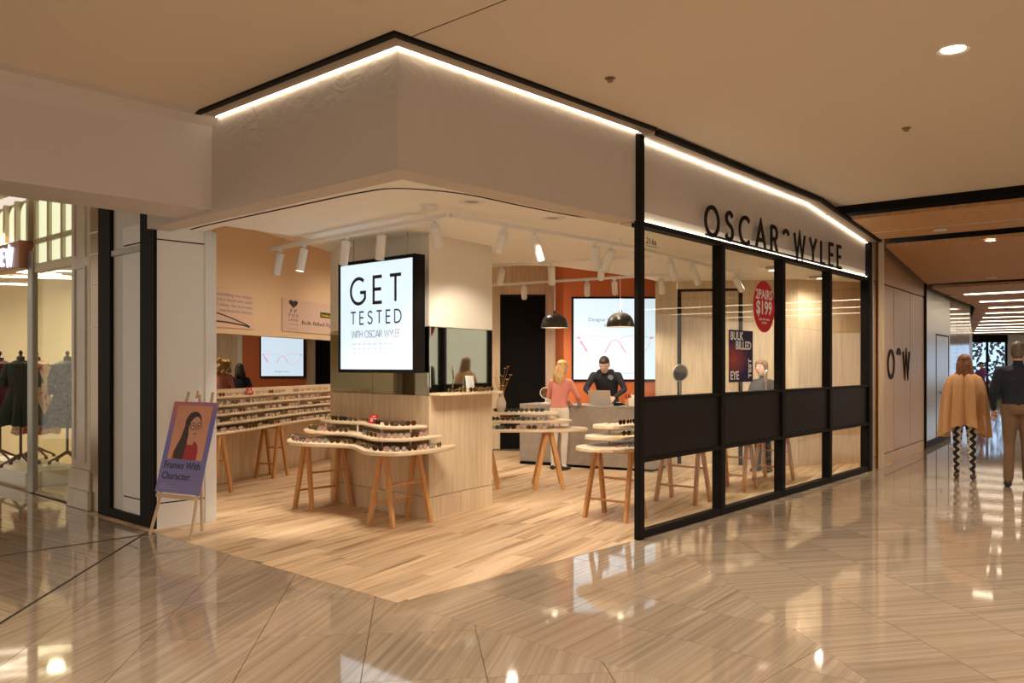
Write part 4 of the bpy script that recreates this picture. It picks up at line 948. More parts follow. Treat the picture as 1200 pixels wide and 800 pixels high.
# ------------------------------------------------------------------ tracks and track spots
def track(pts, z, label):
    t = empty('light_track', label, 'light track', group='white light tracks')
    for a, b in zip(pts[:-1], pts[1:]): MB().bar((a[0], a[1], z), (b[0], b[1], z), 0.036, 0.034).build('rail', 'white_metal', t)
    for a, b in zip(pts[:-1], pts[1:]):
        for f in (0.1, 0.9):
            x, y = lerp(a[0], b[0], f), lerp(a[1], b[1], f); MB().bar((x, y, z), (x, y, (Z_LOW if y < 11 or x > 1.9 else Z_HIGH)), 0.008).build('hanger', 'white_metal', t)
ZT = 2.80
K0 = ground(524, 252, ZT); K1 = ground(318, 292, ZT); K2 = ground(745, 290, ZT); K3 = ground(878, 323, ZT)
track([(K1.x, K1.y), (K0.x, K0.y)], ZT, 'white light track running left from the ceiling corner')
track([(K0.x+0.03, K0.y+0.02), (K2.x, K2.y), (K3.x, K3.y)], ZT, 'white light track running right behind the glass front')
T1, T2 = ground(576, 334, ZT), ground(790, 321, ZT)
track([(T1.x, T1.y), (T2.x, T2.y)], ZT, 'white light track before the orange wall')
V1, V2 = ground(577, 311, ZT), ground(762, 300, ZT)
track([(V1.x, V1.y), (V2.x, V2.y)], ZT, 'white light track crossing the middle of the shop')
SEGS = [(K1, K0), (K0, K2), (K2, K3), (T1, T2), (V1, V2)]
def track_spot(u, v, aim, label, watts=43, lit=True, ang=62, L=0.20, r=0.042):
    kk = (u-CX)/F_PX; best = None
    for (a_, b_) in SEGS:
        den = (b_.x-a_.x)-kk*(b_.y-a_.y); f_ = (kk*a_.y-a_.x)/den
        if -0.02 <= f_ <= 1.02:
            q_ = a_+(b_-a_)*f_; vv = CY-(ZT-CAM_H)*F_PX/q_.y
            if best is None or abs(vv-v) < best[0]: best = (abs(vv-v), q_)
    p = best[1]
    t = empty('track_spotlight', label, 'spotlight', (p.x, p.y, ZT-0.017), group='white track spotlights')
    d = (Vector(aim)-Vector((p.x, p.y, ZT))).normalized()
    if d.z > -0.55: d = Vector((d.x, d.y, 0)).normalized()*0.80+Vector((0, 0, -0.60)); d.normalize()
    q = d.to_track_quat('-Z', 'Y')
    MB().box(-0.02, 0.02, -0.05, 0.05, -0.02, 0.0).build('adapter', 'white_metal', t, bevel=0.002)
    MB().tube([(0, 0, -0.02), (0, 0, -0.065)], 0.008, 8).build('stem', 'white_metal', t)
    b = MB().lathe([(r*0.9, 0.03), (r, 0.025), (r, -L), (r*0.86, -L), (r*0.84, -L+0.018)][::-1], n=18, cap0=False).build('body', 'white_metal', t, smooth=True); b.location = (0, 0, -0.075); b.rotation_euler = q.to_euler()
    l = MB().lathe([(r*0.85, -L+0.012), (r*0.85, -L+0.016)], n=18).build('lens', 'spot_lens' if lit else 'white_metal', b)
    o = Vector((p.x, p.y, ZT-0.09))+d*(L+0.01)
    spot('spot_beam', o, o+d, watts, ang, 0.6, SHOPW, 0.04)
SPOTS = [(328, 290, (-3.1, 9.7, 0.3), 'leftmost spotlight of the left track'), (356, 284, (-2.7, 8.7, 0), 'second spotlight from the left on the left track'), (405, 275, (-2.0, 8.9, .5), 'third spotlight of the left track above the lightbox'), (447, 267, (-1.5, 8.6, .7), 'fourth spotlight of the left track above the lightbox'), (510, 255, (-0.5, 8.9, 1.6), 'spotlight nearest the corner of the tracks'),
 (590, 266, (-0.48, 9.15, 2.05), 'first spotlight on the right track beyond the corner'), (626, 271, (1.0, 8.6, 0.3), 'second spotlight on the right track'), (698, 283, (0.9, 9.8, 0), 'left of the two crossed spotlights on the right track'), (716, 286, (0.2, 10.4, 0.4), 'right of the two crossed spotlights on the right track'),
 (786, 303, (2.6, 10.2, 0.4), 'first spotlight behind the glass front'), (812, 309, (3.2, 10.8, 0.4), 'second spotlight behind the glass front'), (838, 314, (3.4, 12.6, 1.6), 'third spotlight behind the glass front'), (862, 319, (4.2, 12.4, 1.2), 'fourth spotlight behind the glass front'),
 (588, 310.5, (-0.8, 14.5, 1), 'left spotlight on the middle track'), (646, 307, (0.7, 12.5, 0), 'middle spotlight on the middle track'), (705, 303, (1.2, 13.4, 1), 'right spotlight on the middle track'),
 (614, 332, (0.3, 15.8, 1.8), 'left spotlight on the track before the orange wall'), (688, 327.5, (1.3, 14.8, 2.6), 'second spotlight on the track before the orange wall'), (720, 325.5, (1.9, 14.8, 2.6), 'third spotlight on the track before the orange wall'), (775, 322, (2.4, 13.4, 1.2), 'spotlight at the right end of the track before the orange wall')]
for (u, v, aim, lab) in SPOTS: track_spot(u, v, aim, 'white cylinder '+lab)
# recessed rings and detector in the dropped ceiling
for (u, v, lab) in ((553, 236, 'left'), (648, 255, 'right')):
    p = ground(u, v, Z_LOW); t = empty('recessed_downlight', 'round recessed downlight in the shop soffit, %s one' % lab, 'downlight', (p.x, p.y, Z_LOW), group='soffit fittings')
    MB().lathe([(0.06, -0.004), (0.10, -0.012), (0.11, 0)], n=24, cap0=False, cap1=False).build('trim_ring', 'white_metal', t, smooth=True); MB().lathe([(0.061, -0.003), (0.06, -0.001)], n=24).build('reflector', 'grey_frame', t); spot('soffit_fill', (p.x, p.y, Z_LOW-0.02), (p.x, p.y, 0), 60, 112, 0.5, SHOPW, 0.05)  # the fitting itself is dark; its spot is added to brighten the shop
for (u, v, lab) in ((905, 312, 'nearer'), (956, 323, 'farther')):
    p = ground(u, v, Z_LOW); t = empty('air_diffuser', 'round ceiling air diffuser behind the glass front, %s one' % lab, 'air vent', (p.x, p.y, Z_LOW), group='round air diffusers')
    MB().lathe([(0.17, -0.005), (0.16, -0.02), (0.12, -0.012)], n=24).build('outer_ring', 'white_metal', t, smooth=True); MB().lathe([(0.10, -0.03), (0.09, -0.012)], n=24).build('inner_cone', 'grey_frame', t, smooth=True)
p = ground(502, 240, Z_LOW); t = empty('smoke_detector', 'white smoke detector on the dropped ceiling near the track corner', 'smoke detector', (p.x, p.y, Z_LOW))
MB().lathe([(0.035, -0.045), (0.05, -0.03), (0.055, 0)], n=20).build('housing', 'white_metal', t, smooth=True); MB().lathe([(0.07, -0.008), (0.07, 0)], n=20).build('base_plate', 'white_metal', t)
SDL = {(-2.1, 11.6): 'over the long wall display', (-1.9, 14.0): 'over the far end of the wall display', (0.0, 13.5): 'before the black doorway', (-6.4, 16.3): 'of the room behind the opening', (3.57, 11.8): 'behind the third glass bay', (4.6, 12.85): 'behind the last glass bay'}
# added shop fill lamps (recessed, warm white) high at the back and in the soffit
for (x, y, z, w) in ((-2.1, 11.6, Z_HIGH-0.02, 60), (-1.9, 14.0, Z_HIGH-0.02, 60), (0.0, 13.5, Z_HIGH-0.02, 70), (-6.4, 16.3, Z_HIGH-0.02, 80), (3.57, 11.8, Z_LOW-0.03, 70), (4.6, 12.85, Z_LOW-0.03, 50)):
    t = empty('shop_fill_lamp', 'added fill downlight in the shop ceiling '+SDL[(x, y)], 'downlight', (x, y, z+0.01), group='added shop fill lights')
    MB().lathe([(0.045, -0.003), (0.06, -0.006), (0.06, 0)], n=18, cap0=False, cap1=False).build('trim_ring', 'white_metal', t); MB().lathe([(0.045, -0.004), (0.044, -0.002)], n=18).build('lamp_disc', 'lamp_disc', t)
    spot('shop_fill_spot', (x, y, z-0.02), (x, y, 0), w, 160, 0.8, SHOPW, 0.06)
# ================================================================== SIGNS ON THE FRONT
fz = 0.0
sg = empty('shop_sign', 'dark metal capital letters standing on the rail of the lit fascia', 'sign', mw=frame(tuple(s2(1.22, 0.045))+(2.862,), R2))
h = 0.285; txt = 'OSCAR^WYLEE'; tot = 3.96; nat = word_width(txt, h, 0); gap = (tot-nat)/(len(txt)-1)
x = 0
for c in txt:
    if c == '^': letter_obj(c, h, 0.046, 0.014, 'black_metal', sg, x, 0.02, -0.02, 'arch_mark')
    else: letter_obj(c, h, 0.043, 0.014, 'black_metal', sg, x, 0.0, -0.02)
    x += GLYPH[c][0]*h+gap
MB().box(0.0, tot, -0.012, 0.004, -0.02, 0.0).build('mounting_rail', 'black_metal', sg)
nu = empty('unit_number', 'small dark unit number 216a on the first glass bay', 'number', mw=frame(tuple(s2(0.17, -0.03))+(2.66,), R2))
text('216a', 0.08, 'ink', nu, 0, 0, 0, sx=1.25)
MB().box(0, 0.22, -0.022, -0.018, 0, 0.001).build('underline', 'ink', nu)
# red round sticker
st = empty('window_sticker', 'round red offer sticker on the second glass bay', 'sticker', mw=frame(tuple(s2(2.78, -0.028))+(2.22,), R2))
MB().lathe([(0.295, 0.0), (0.295, 0.002)], n=40).build('disc', 'red_print', st)
text('2PAIRS', 0.155, 'white_print', st, 0, 0.085, 0.0025, 'CENTER', bold=0.002); text('$199', 0.215, 'white_print', st, 0, -0.085, 0.0025, 'CENTER', bold=0.005)
text('single vision lenses', 0.04, 'white_print', st, 0, -0.155, 0.0025, 'CENTER'); text('included', 0.04, 'white_print', st, 0, -0.195, 0.0025, 'CENTER')
m_, nt_, b_ = _new('poster_night'); L_ = nt_.links.new
tc_ = nt_.nodes.new('ShaderNodeTexCoord'); gr_ = nt_.nodes.new('ShaderNodeTexGradient'); gr_.gradient_type = 'SPHERICAL'; mp_ = nt_.nodes.new('ShaderNodeMapping'); mp_.inputs['Location'].default_value = (-0.25, -1.05, 0); mp_.inputs['Scale'].default_value = (2.2, 4.2, 1)
cr_ = nt_.nodes.new('ShaderNodeValToRGB'); cr_.color_ramp.elements[0].color = (0.022, 0.012, 0.06, 1); cr_.color_ramp.elements[1].color = (0.40, 0.07, 0.05, 1); cr_.color_ramp.elements[0].position = 0.15
L_(tc_.outputs['Object'], mp_.inputs[0]); L_(mp_.outputs[0], gr_.inputs[0]); L_(gr_.outputs['Fac'], cr_.inputs[0]); L_(cr_.outputs[0], b_.inputs['Base Color']); b_.inputs['Roughness'].default_value = 0.5; b_.inputs['Specular IOR Level'].default_value = 0.12
po = empty('window_poster', 'dark purple eye test poster on the second glass bay', 'poster', mw=frame(tuple(s2(1.875, -0.028))+(1.37,), R2))
MB().box(0, 0.60, 0, 0.56, -0.003, 0).build('sheet', 'poster_night', po)
text('BULK', 0.125, 'white_print', po, 0.03, 0.455, 0.0008, sx=1.05, bold=0.003); text('BILLED', 0.125, 'white_print', po, 0.16, 0.355, 0.0008, sx=1.05, bold=0.003); text('EYE', 0.125, 'white_print', po, 0.03, 0.03, 0.0008, sx=1.05, bold=0.003)
text('TEST', 0.10, 'white_print', po, 0.555, 0.04, 0.0008, rot=PI/2, bold=0.003)
# logo on the corridor wall
def cw(t, out): p = E2+dw*t-nw*out; return (p.x, p.y)
lg = empty('wall_logo', 'dark raised O and W letters on the corridor veneer wall', 'sign', mw=frame(cw(0.86, 0.004)+(1.36,), dw))
hh = 0.42
letter_obj('O', hh, 0.06, 0.012, 'black_metal', lg, 0.18, 0).scale = (1.0, 1, 1); o_ = letter_obj('^', hh, 0.07, 0.012, 'black_metal', lg, 0.82, 0.06, name='arch_mark'); o_.scale = (1, 1, 1); letter_obj('W', hh, 0.055, 0.012, 'black_metal', lg, 1.28, 0)
# ------------------------------------------------------------------ easel with poster board
ex = v2(0.87, -0.49).normalized()
ez = empty('easel', 'small light timber easel beside the white pier', 'easel', (-3.05, 7.80, 0), math.atan2(ex.y, ex.x))
plain('easel_timber', (0.62, 0.44, 0.28), 0.5, var=0.1, bscale=30)
def eb(p, q, w=0.026, hgt=0.018, nm='leg'): MB().bar(p, q, w, hgt, up=(0, 1, 0)).build(nm, 'easel_timber', ez, bevel=0.002)
TL = math.tan(math.radians(15))
for sx in (-1, 1): eb((sx*0.27, -0.06, 0.0), (sx*0.16, -0.06+1.30*TL, 1.30))
eb((0.0, 0.30, 0.0), (0.0, -0.06+1.28*TL-0.01, 1.28)); eb((-0.05, -0.05+1.24*TL, 1.24), (-0.05, -0.05+1.30*TL, 1.31), 0.022, 0.016, 'peg')
eb((-0.25, -0.06+0.36*TL-0.025, 0.36), (0.25, -0.06+0.36*TL-0.025, 0.36), 0.03, 0.05, 'ledge'); eb((-0.2, -0.06+0.85*TL+0.02, 0.85), (0.2, -0.06+0.85*TL+0.02, 0.85), 0.02, 0.03, 'cross_bar')
em = Matrix.Translation((-3.05, 7.80, 0)) @ Matrix.Rotation(math.atan2(ex.y, ex.x), 4, 'Z') @ Matrix.Translation((-0.295, -0.06+0.38*TL-0.028, 0.388)) @ Matrix.Rotation(PI/2-math.radians(15), 4, 'X')
m_, nt_, b_ = _new('board_gradient'); L_ = nt_.links.new
tc_ = nt_.nodes.new('ShaderNodeTexCoord'); sx_ = nt_.nodes.new('ShaderNodeSeparateXYZ'); cr_ = nt_.nodes.new('ShaderNodeValToRGB'); e_ = cr_.color_ramp.elements
mm_ = nt_.nodes.new('ShaderNodeMath'); mm_.operation = 'MULTIPLY_ADD'; mm_.inputs[1].default_value = -0.35
e_[0].position = 0.0; e_[0].color = (0.20, 0.17, 0.42, 1); e_[1].position = 0.86; e_[1].color = (0.62, 0.20, 0.15, 1); k_ = e_.new(0.45); k_.color = (0.16, 0.16, 0.50, 1)
L_(tc_.outputs['Object'], sx_.inputs[0]); L_(sx_.outputs['X'], mm_.inputs[0]); L_(sx_.outputs['Y'], mm_.inputs[2]); L_(mm_.outputs[0], cr_.inputs[0]); L_(cr_.outputs[0], b_.inputs['Base Color']); b_.inputs['Roughness'].default_value = 0.45
bd = empty('poster_board', 'blue and coral poster board with a portrait on the easel', 'poster', mw=em)
MB().box(0, 0.59, 0, 0.85, -0.006, 0).build('board', 'board_gradient', bd)
plain('photo_back', (0.72, 0.33, 0.20), 0.5, var=0.05, bscale=3); plain('photo_hair', (0.035, 0.014, 0.010), 0.5); plain('photo_skin', (0.66, 0.33, 0.21), 0.5); plain('photo_red', (0.42, 0.012, 0.012), 0.5); plain('photo_lip', (0.45, 0.08, 0.07), 0.5)
def flat(pts, mat, z, nm): MB().prism(pts, 0, 0.0006).build(nm, mat, bd).location = (0, 0, z)
def ell(cx, cy, rx, ry, n=20, r=0.0): return [(cx+rx*math.cos(2*PI*k/n)*math.cos(r)-ry*math.sin(2*PI*k/n)*math.sin(r), cy+rx*math.cos(2*PI*k/n)*math.sin(r)+ry*math.sin(2*PI*k/n)*math.cos(r)) for k in range(n)]
flat([(0.07, 0.31), (0.53, 0.31), (0.53, 0.815), (0.07, 0.815)], 'photo_back', 0.0003, 'portrait_ground')
flat(smooth_poly([(0.13, 0.31), (0.135, 0.39), (0.19, 0.45), (0.27, 0.48), (0.38, 0.48), (0.43, 0.45), (0.45, 0.39), (0.45, 0.31)], 4), 'photo_red', 0.0009, 'portrait_jumper')
flat([(0.29, 0.45), (0.37, 0.45), (0.37, 0.55), (0.29, 0.55)], 'photo_skin', 0.0014, 'portrait_neck')
flat(ell(0.32, 0.655, 0.105, 0.105), 'photo_hair', 0.0019, 'portrait_hair')
flat(smooth_poly([(0.26, 0.72), (0.22, 0.62), (0.19, 0.50), (0.155, 0.42), (0.15, 0.33), (0.20, 0.315), (0.27, 0.32), (0.28, 0.42), (0.285, 0.52), (0.30, 0.62)], 4), 'photo_hair', 0.0020, 'portrait_hair')
flat(ell(0.352, 0.608, 0.075, 0.105, r=-0.15), 'photo_skin', 0.0026, 'portrait_face')
mb = MB(); mb.tube([(p[0], p[1], 0) for p in ell(0.33, 0.622, 0.034, 0.03)], 0.0035, 4, closed=True); mb.tube([(p[0], p[1], 0) for p in ell(0.405, 0.628, 0.028, 0.03)], 0.0035, 4, closed=True); mb.tube([(0.296, 0.63, 0), (0.27, 0.64, 0)], 0.0035, 4)
o_ = mb.build('portrait_spectacles', 'ink', bd); o_.location = (0, 0, 0.0034); o_.scale = (1, 1, 0.05)
for ex_ in (0.332, 0.402): flat(ell(ex_, 0.625, 0.012, 0.007, 10), 'ink', 0.0033, 'portrait_eye')
flat(ell(0.368, 0.552, 0.022, 0.008, 12), 'photo_lip', 0.0033, 'portrait_mouth')
flat(smooth_poly([(0.362, 0.62), (0.372, 0.59), (0.382, 0.578), (0.368, 0.575)], 3), 'photo_lip', 0.0033, 'portrait_nose')
text('Frames With', 0.092, 'ink', bd, 0.045, 0.225, 0.0006, bold=0.001); text('Character.', 0.092, 'ink', bd, 0.045, 0.125, 0.0006, bold=0.001)
for k in range(3): MB().box(0.05, 0.13+0.07*k, 0.075-0.02*k, 0.081-0.02*k, 0, 0.0008).build('small_print', 'ink_grey', bd)
# ================================================================== NEIGHBOURING BOUTIQUE (left)
w3 = setp(empty('window_3'), 'neighbouring boutique front with lit transom panes', 'shop front', kind='structure')
def bb(t0, t1, i0, i1, z0, z1, nm, mt, parent=w3, bevel=0.0): return MB().prism([tup(lt(t0, i0)), tup(lt(t1, i0)), tup(lt(t1, i1)), tup(lt(t0, i1))], z0, z1).build(nm, mt, parent, bevel=bevel)
bb(1.28, 1.56, 0.0, 0.2, 0, 3.62, 'bronze_strip', 'bronze', bevel=0.01)
for z in (2.72, 2.95, 2.40, 1.95): bb(1.28, 1.56, -0.006, 0.0, z, z+0.012, 'bronze_joint', 'white_metal')
bb(1.56, 2.07, 0.0, 0.25, 0.42, 3.62, 'pilaster', 'stone_cream', bevel=0.008)
bb(1.53, 2.10, -0.04, 0.25, 0.0, 0.20, 'pilaster_base', 'stone_cream', bevel=0.008); bb(1.54, 2.09, -0.025, 0.25, 0.20, 0.42, 'pilaster_base', 'stone_cream', bevel=0.008)
for z0, z1 in ((0.5, 2.62), (2.72, 3.5)):
    for (a, b, c, d) in ((1.66, 1.68, z0, z1), (1.95, 1.97, z0, z1), (1.68, 1.95, z0, z0+0.02), (1.68, 1.95, z1-0.02, z1)): bb(a, b, -0.015, 0.0, c, d, 'moulding', 'stone_cream')
plain('frame_brass', (0.50, 0.42, 0.29), 0.35, 0.4)
bb(2.07, 3.35, 0.05, 0.13, 2.67, 2.78, 'transom_bar', 'frame_brass', bevel=0.006); bb(2.07, 3.35, 0.05, 0.13, 3.02, 3.08, 'transom_bar', 'frame_brass', bevel=0.006); bb(2.07, 3.35, 0.05, 0.13, 3.55, 3.62, 'transom_bar', 'frame_brass')
for k in range(3):
    a, b = 2.11+k*0.42, 2.11+k*0.42+0.36
    bb(b, b+0.06, 0.05, 0.13, 2.78, 3.55, 'glazing_bar', 'frame_brass', bevel=0.006)
    for z0, z1 in ((2.78, 3.02), (3.08, 3.55)): bb(a, b, 0.09, 0.10, z0, z1, 'lit_pane', 'transom_glow')
bb(2.07, 2.11, 0.05, 0.13, 0.0, 3.55, 'frame_post', 'frame_brass'); bb(3.36, 3.53, 0.03, 0.10, 0.0, 2.95, 'frame_post', 'grey_frame', bevel=0.01)
bb(2.11, 3.33, 0.05, 0.13, 0.0, 0.03, 'bottom_rail', 'frame_brass'); bb(2.11, 3.33, 0.085, 0.097, 0.03, 2.67, 'pane', 'boutique_glass')
plain('copper_band', (0.40, 0.17, 0.09), 0.4, 0.3)
bs = empty('boutique_sign', 'copper sign band with glowing letters over the boutique doorway', 'sign', mw=frame(tuple(lt(6.0, -0.06))+(2.74,), -LD))
MB().box(0, 2.47, 0, 0.34, -0.16, 0).build('band', 'copper_band', bs, bevel=0.006)
for k, c in enumerate('EW'): letter_obj(c, 0.19, 0.035, 0.02, 'letter_glow', bs, 1.86+0.18*k, 0.075, 0.0)
for k in range(5): letter_obj('EOEOE'[k], 0.19, 0.035, 0.02, 'letter_glow', bs, 0.35+0.3*k, 0.075, 0.0) if False else None
# arched lit panes above the sign
for k in range(4):
    a = 3.58+k*0.42
    pts = [(0, 0), (0.34, 0)]+[(0.17+0.17*math.cos(q*PI/8), 0.34+0.14*math.sin(q*PI/8)) for q in range(9)]
    f_ = frame(tuple(lt(a+0.36, 0.09))+(3.10,), -LD)
    o_ = MB().prism(pts, -0.01, 0.0).build('arched_pane', 'transom_glow', w3); o_.matrix_local = f_
    bb(a-0.06, a+0.02, 0.04, 0.14, 3.08, 3.62, 'glazing_bar', 'frame_brass')
bb(3.35, 6.0, 0.10, 0.14, 3.0, 3.62, 'arch_board', 'frame_brass')
# its room
plain('boutique_cream', (0.78, 0.70, 0.50), 0.7, var=0.01); grain('boutique_floor', (0.58, 0.42, 0.24), (0.74, 0.58, 0.37), (8, 1, 4), 0.25)
bw = setp(empty('wall_boutique'), 'cream walls inside the boutique', 'wall', kind='structure')
wall_seg(v2(-6.75, 15.1), v2(-4.22, 9.45), -0.1, 0, 3.5, 'party_wall', 'boutique_cream', bw); wall_seg(v2(-15, 15.0), v2(-6.75, 15.0), 0.1, 0, 3.5, 'rear_wall', 'boutique_cream', bw)
fl3 = setp(MB().prism([tup(lt(1.3, 0.12)), tup(lt(8, 0.12)), (-15, 15), (-6.75, 15)], -0.012, 0.004).build('floor_boutique', 'boutique_floor'), 'light timber floor inside the boutique', 'floor', kind='structure')
setp(MB().prism([tup(lt(1.3, 0.2)), tup(lt(8, 0.2)), (-15, 15), (-6.75, 15)], 3.3, 3.4).build('ceiling_boutique', 'boutique_cream'), 'cream ceiling inside the boutique', 'ceiling', kind='structure')
for i, (x, y, z, rz) in enumerate(((-6.9, 12.6, 2.95, 0.3), (-7.6, 13.6, 2.95, 0.3), (-7.6, 11.9, 2.7, 0.3), (-7.6, 13.2, 3.0, 1.2))):
    t = empty('boutique_light', 'thin glowing bar light hanging in the boutique, %s' % ('nearest the glass', 'in the middle of the room', 'above the doorway dresses', 'turned towards the back')[i], 'strip light', (x, y, z), rz, 'boutique bar lights')
    MB().box(-0.8, 0.8, -0.025, 0.025, -0.02, 0.0).build('diffuser', 'linear_led', t); MB().box(-0.8, 0.8, -0.025, 0.025, 0.001, 0.03).build('housing', 'white_metal', t)
    for sx in (-0.6, 0.6): MB().bar((sx, 0, 0.03), (sx, 0, 3.298-z), 0.006).build('wire', 'white_metal', t)
for (x, y) in ((-6.6, 11.2), (-8.2, 12.4), (-7.2, 13.6)): spot('boutique_fill', (x, y, 3.25), (x, y, 0), 85, 160, 0.7, (1, 0.86, 0.60), 0.12)  # bare spots added to brighten the room, besides its bar lights
# plinths and dressed forms
plain('dress_wine', (0.10, 0.015, 0.02), 0.8); plain('dress_green', (0.035, 0.045, 0.035), 0.8)
m_ = plain('dress_blue', (0.22, 0.25, 0.28), 0.55, bscale=25, var=0.5)
def floral():
    m, nt, b = _new('dress_floral'); L = nt.links.new; tc = nt.nodes.new('ShaderNodeTexCoord'); vo = nt.nodes.new('ShaderNodeTexVoronoi'); vo.inputs['Scale'].default_value = 17
    cr = nt.nodes.new('ShaderNodeValToRGB'); cr.color_ramp.interpolation = 'CONSTANT'; e = cr.color_ramp.elements
    e[0].color = (0.66, 0.42, 0.26, 1); e[1].position = 0.35; e[1].color = (0.70, 0.52, 0.36, 1)
    for p, c in ((0.5, (0.45, 0.10, 0.06, 1)), (0.62, (0.70, 0.50, 0.33, 1)), (0.78, (0.16, 0.13, 0.05, 1)), (0.88, (0.72, 0.34, 0.22, 1))): k = e.new(p); k.color = c
    L(tc.outputs['Object'], vo.inputs['Vector']); sp = nt.nodes.new('ShaderNodeSeparateColor'); L(vo.outputs['Color'], sp.inputs[0]); L(sp.outputs[0], cr.inputs[0]); L(cr.outputs[0], b.inputs['Base Color']); b.inputs['Roughness'].default_value = 0.8
floral()
plain('form_wood', (0.10, 0.055, 0.03), 0.4); plain('form_linen', (0.62, 0.50, 0.33), 0.8)
def dress_form(x, y, z0, label, mat, lng, seed, coat=False):
    rng = random.Random(seed)
    t = empty('dress_form', label, 'dress form', (x, y, z0), 0.6, 'dressed tailor forms')
    MB().tube([(0, 0, 0.12), (0, 0, 1.05)], 0.018, 8).build('pole', 'form_wood', t)
    for k in range(4):
        a = k*PI/2+0.4; MB().tube([(0, 0, 0.16), (0.10*math.cos(a), 0.10*math.sin(a), 0.11), (0.24*math.cos(a), 0.24*math.sin(a), 0.045)], [0.022, 0.018, 0.014], 7).build('foot', 'form_wood', t, smooth=True)
        MB().ball((0.25*math.cos(a), 0.25*math.sin(a), 0.026), 0.026, 8, 5).build('caster', 'form_wood', t, smooth=True)
    MB().lathe([(0.05, 1.40), (0.05, 1.46), (0.03, 1.475), (0.015, 1.49), (0.03, 1.515), (0.012, 1.55)], n=14).build('neck_cap', 'form_wood', t, smooth=True)
    MB().lathe([(0.07, 0.80), (0.09, 0.95), (0.075, 1.10), (0.10, 1.24), (0.10, 1.34), (0.05, 1.41)], n=18).build('torso', 'form_linen', t, smooth=True)
    rings = []
    prof = [(0.07, 1.415), (0.165, 1.37), (0.185, 1.26), (0.145, 1.06), (0.17, 0.92)]+[(0.17+0.10*f, 0.92-(0.92-lng)*f) for f in (0.33, 0.66, 1.0)]
    N = 36
    for i, (r, z) in enumerate(prof):
        fl = 0.0 if i < 4 else 0.018*(i-3)
        rings.append([((r*0.98+fl*math.sin(9*2*PI*k/N))*math.cos(2*PI*k/N), (r*0.82+fl*math.sin(9*2*PI*k/N))*math.sin(2*PI*k/N), z+(0.012*math.sin(5*2*PI*k/N) if i == len(prof)-1 else 0)) for k in range(N)])
    MB().loft(rings, False).build('dress', mat, t, smooth=True)
    for sx in (-1, 1): MB().tube([(sx*0.14, 0, 1.35), (sx*0.195, 0.01, 1.17), (sx*0.20, 0.03, 0.95 if coat else 1.06)], [0.055, 0.055, 0.045], 10).build('sleeve', mat, t, smooth=True)
def plinth(pts, z, label):
    setp(MB().prism(pts, 0.004, z).build('display_plinth', 'white_laminate', bevel=0.01), label, 'plinth', 'boutique plinths')
pA, pB2, pC, pD = at(4, 500, 12.0), at(20, 500, 11.4), at(43, 500, 12.5), at(79, 500, 11.9)
def pl(c, a, b): return [(c[0]-a*.739+b*.674, c[1]+a*.674+b*.739), (c[0]+a*.739+b*.674, c[1]-a*.674+b*.739), (c[0]+a*.739-b*.674, c[1]-a*.674-b*.739), (c[0]-a*.739-b*.674, c[1]+a*.674-b*.739)]
plinth(pl((-6.75, 11.95), 1.2, 0.40), 0.20, 'long low white plinth behind the boutique window')
dress_form(pA.x-0.12, pA.y+0.12, 0.202, 'tailor form in a dark wine dress at the left edge', 'dress_wine', 0.62, 1)
dress_form(pB2.x-0.02, pB2.y+0.12, 0.202, 'tailor form in a dark green dress in the boutique doorway', 'dress_green', 0.55, 2)
dress_form(pC.x, pC.y, 0.202, 'tailor form in a long floral dress behind the boutique window', 'dress_floral', 0.36, 3)
dress_form(pD.x, pD.y, 0.202, 'tailor form in a blue-grey coat dress behind the boutique window', 'dress_blue', 0.50, 4, True)
# ================================================================== PEOPLE
plain('skin', (0.62, 0.36, 0.24), 0.55, var=0.03); plain('skin_pale', (0.70, 0.44, 0.32), 0.55, var=0.03)
plain('pink_knit', (0.68, 0.25, 0.20), 0.85, bump=0.3, bscale=120); plain('black_cloth', (0.016, 0.016, 0.020), 0.85, bump=0.1, bscale=90); plain('navy_knit', (0.016, 0.018, 0.032), 0.9, bump=0.2, bscale=150)
plain('tan_chino', (0.20, 0.115, 0.062), 0.85, bump=0.05, bscale=60); plain('camel_knit', (0.60, 0.33, 0.15), 0.9, bump=0.25, bscale=120, var=0.1); plain('white_cotton', (0.72, 0.66, 0.58), 0.85); plain('denim_dark', (0.03, 0.035, 0.05), 0.85)
plain('purple_cloth', (0.16, 0.05, 0.20), 0.85); plain('shoe_dark', (0.03, 0.02, 0.016), 0.5); plain('shoe_brown', (0.09, 0.04, 0.02), 0.5); plain('grey_cloth', (0.06, 0.055, 0.06), 0.85)
for nm, c1, c2 in (('hair_auburn', (0.10, 0.028, 0.010), (0.30, 0.11, 0.035)), ('hair_blonde', (0.42, 0.22, 0.07), (0.75, 0.49, 0.20)), ('hair_dark', (0.02, 0.013, 0.010), (0.06, 0.035, 0.025)), ('hair_brown', (0.12, 0.055, 0.025), (0.27, 0.14, 0.07)), ('hair_grey', (0.10, 0.065, 0.045), (0.17, 0.12, 0.085)), ('hair_gold', (0.45, 0.25, 0.07), (0.80, 0.55, 0.20))):
    grain(nm, c1, c2, (55, 55, 5), 0.5, dist=0.5, bump=0.5)
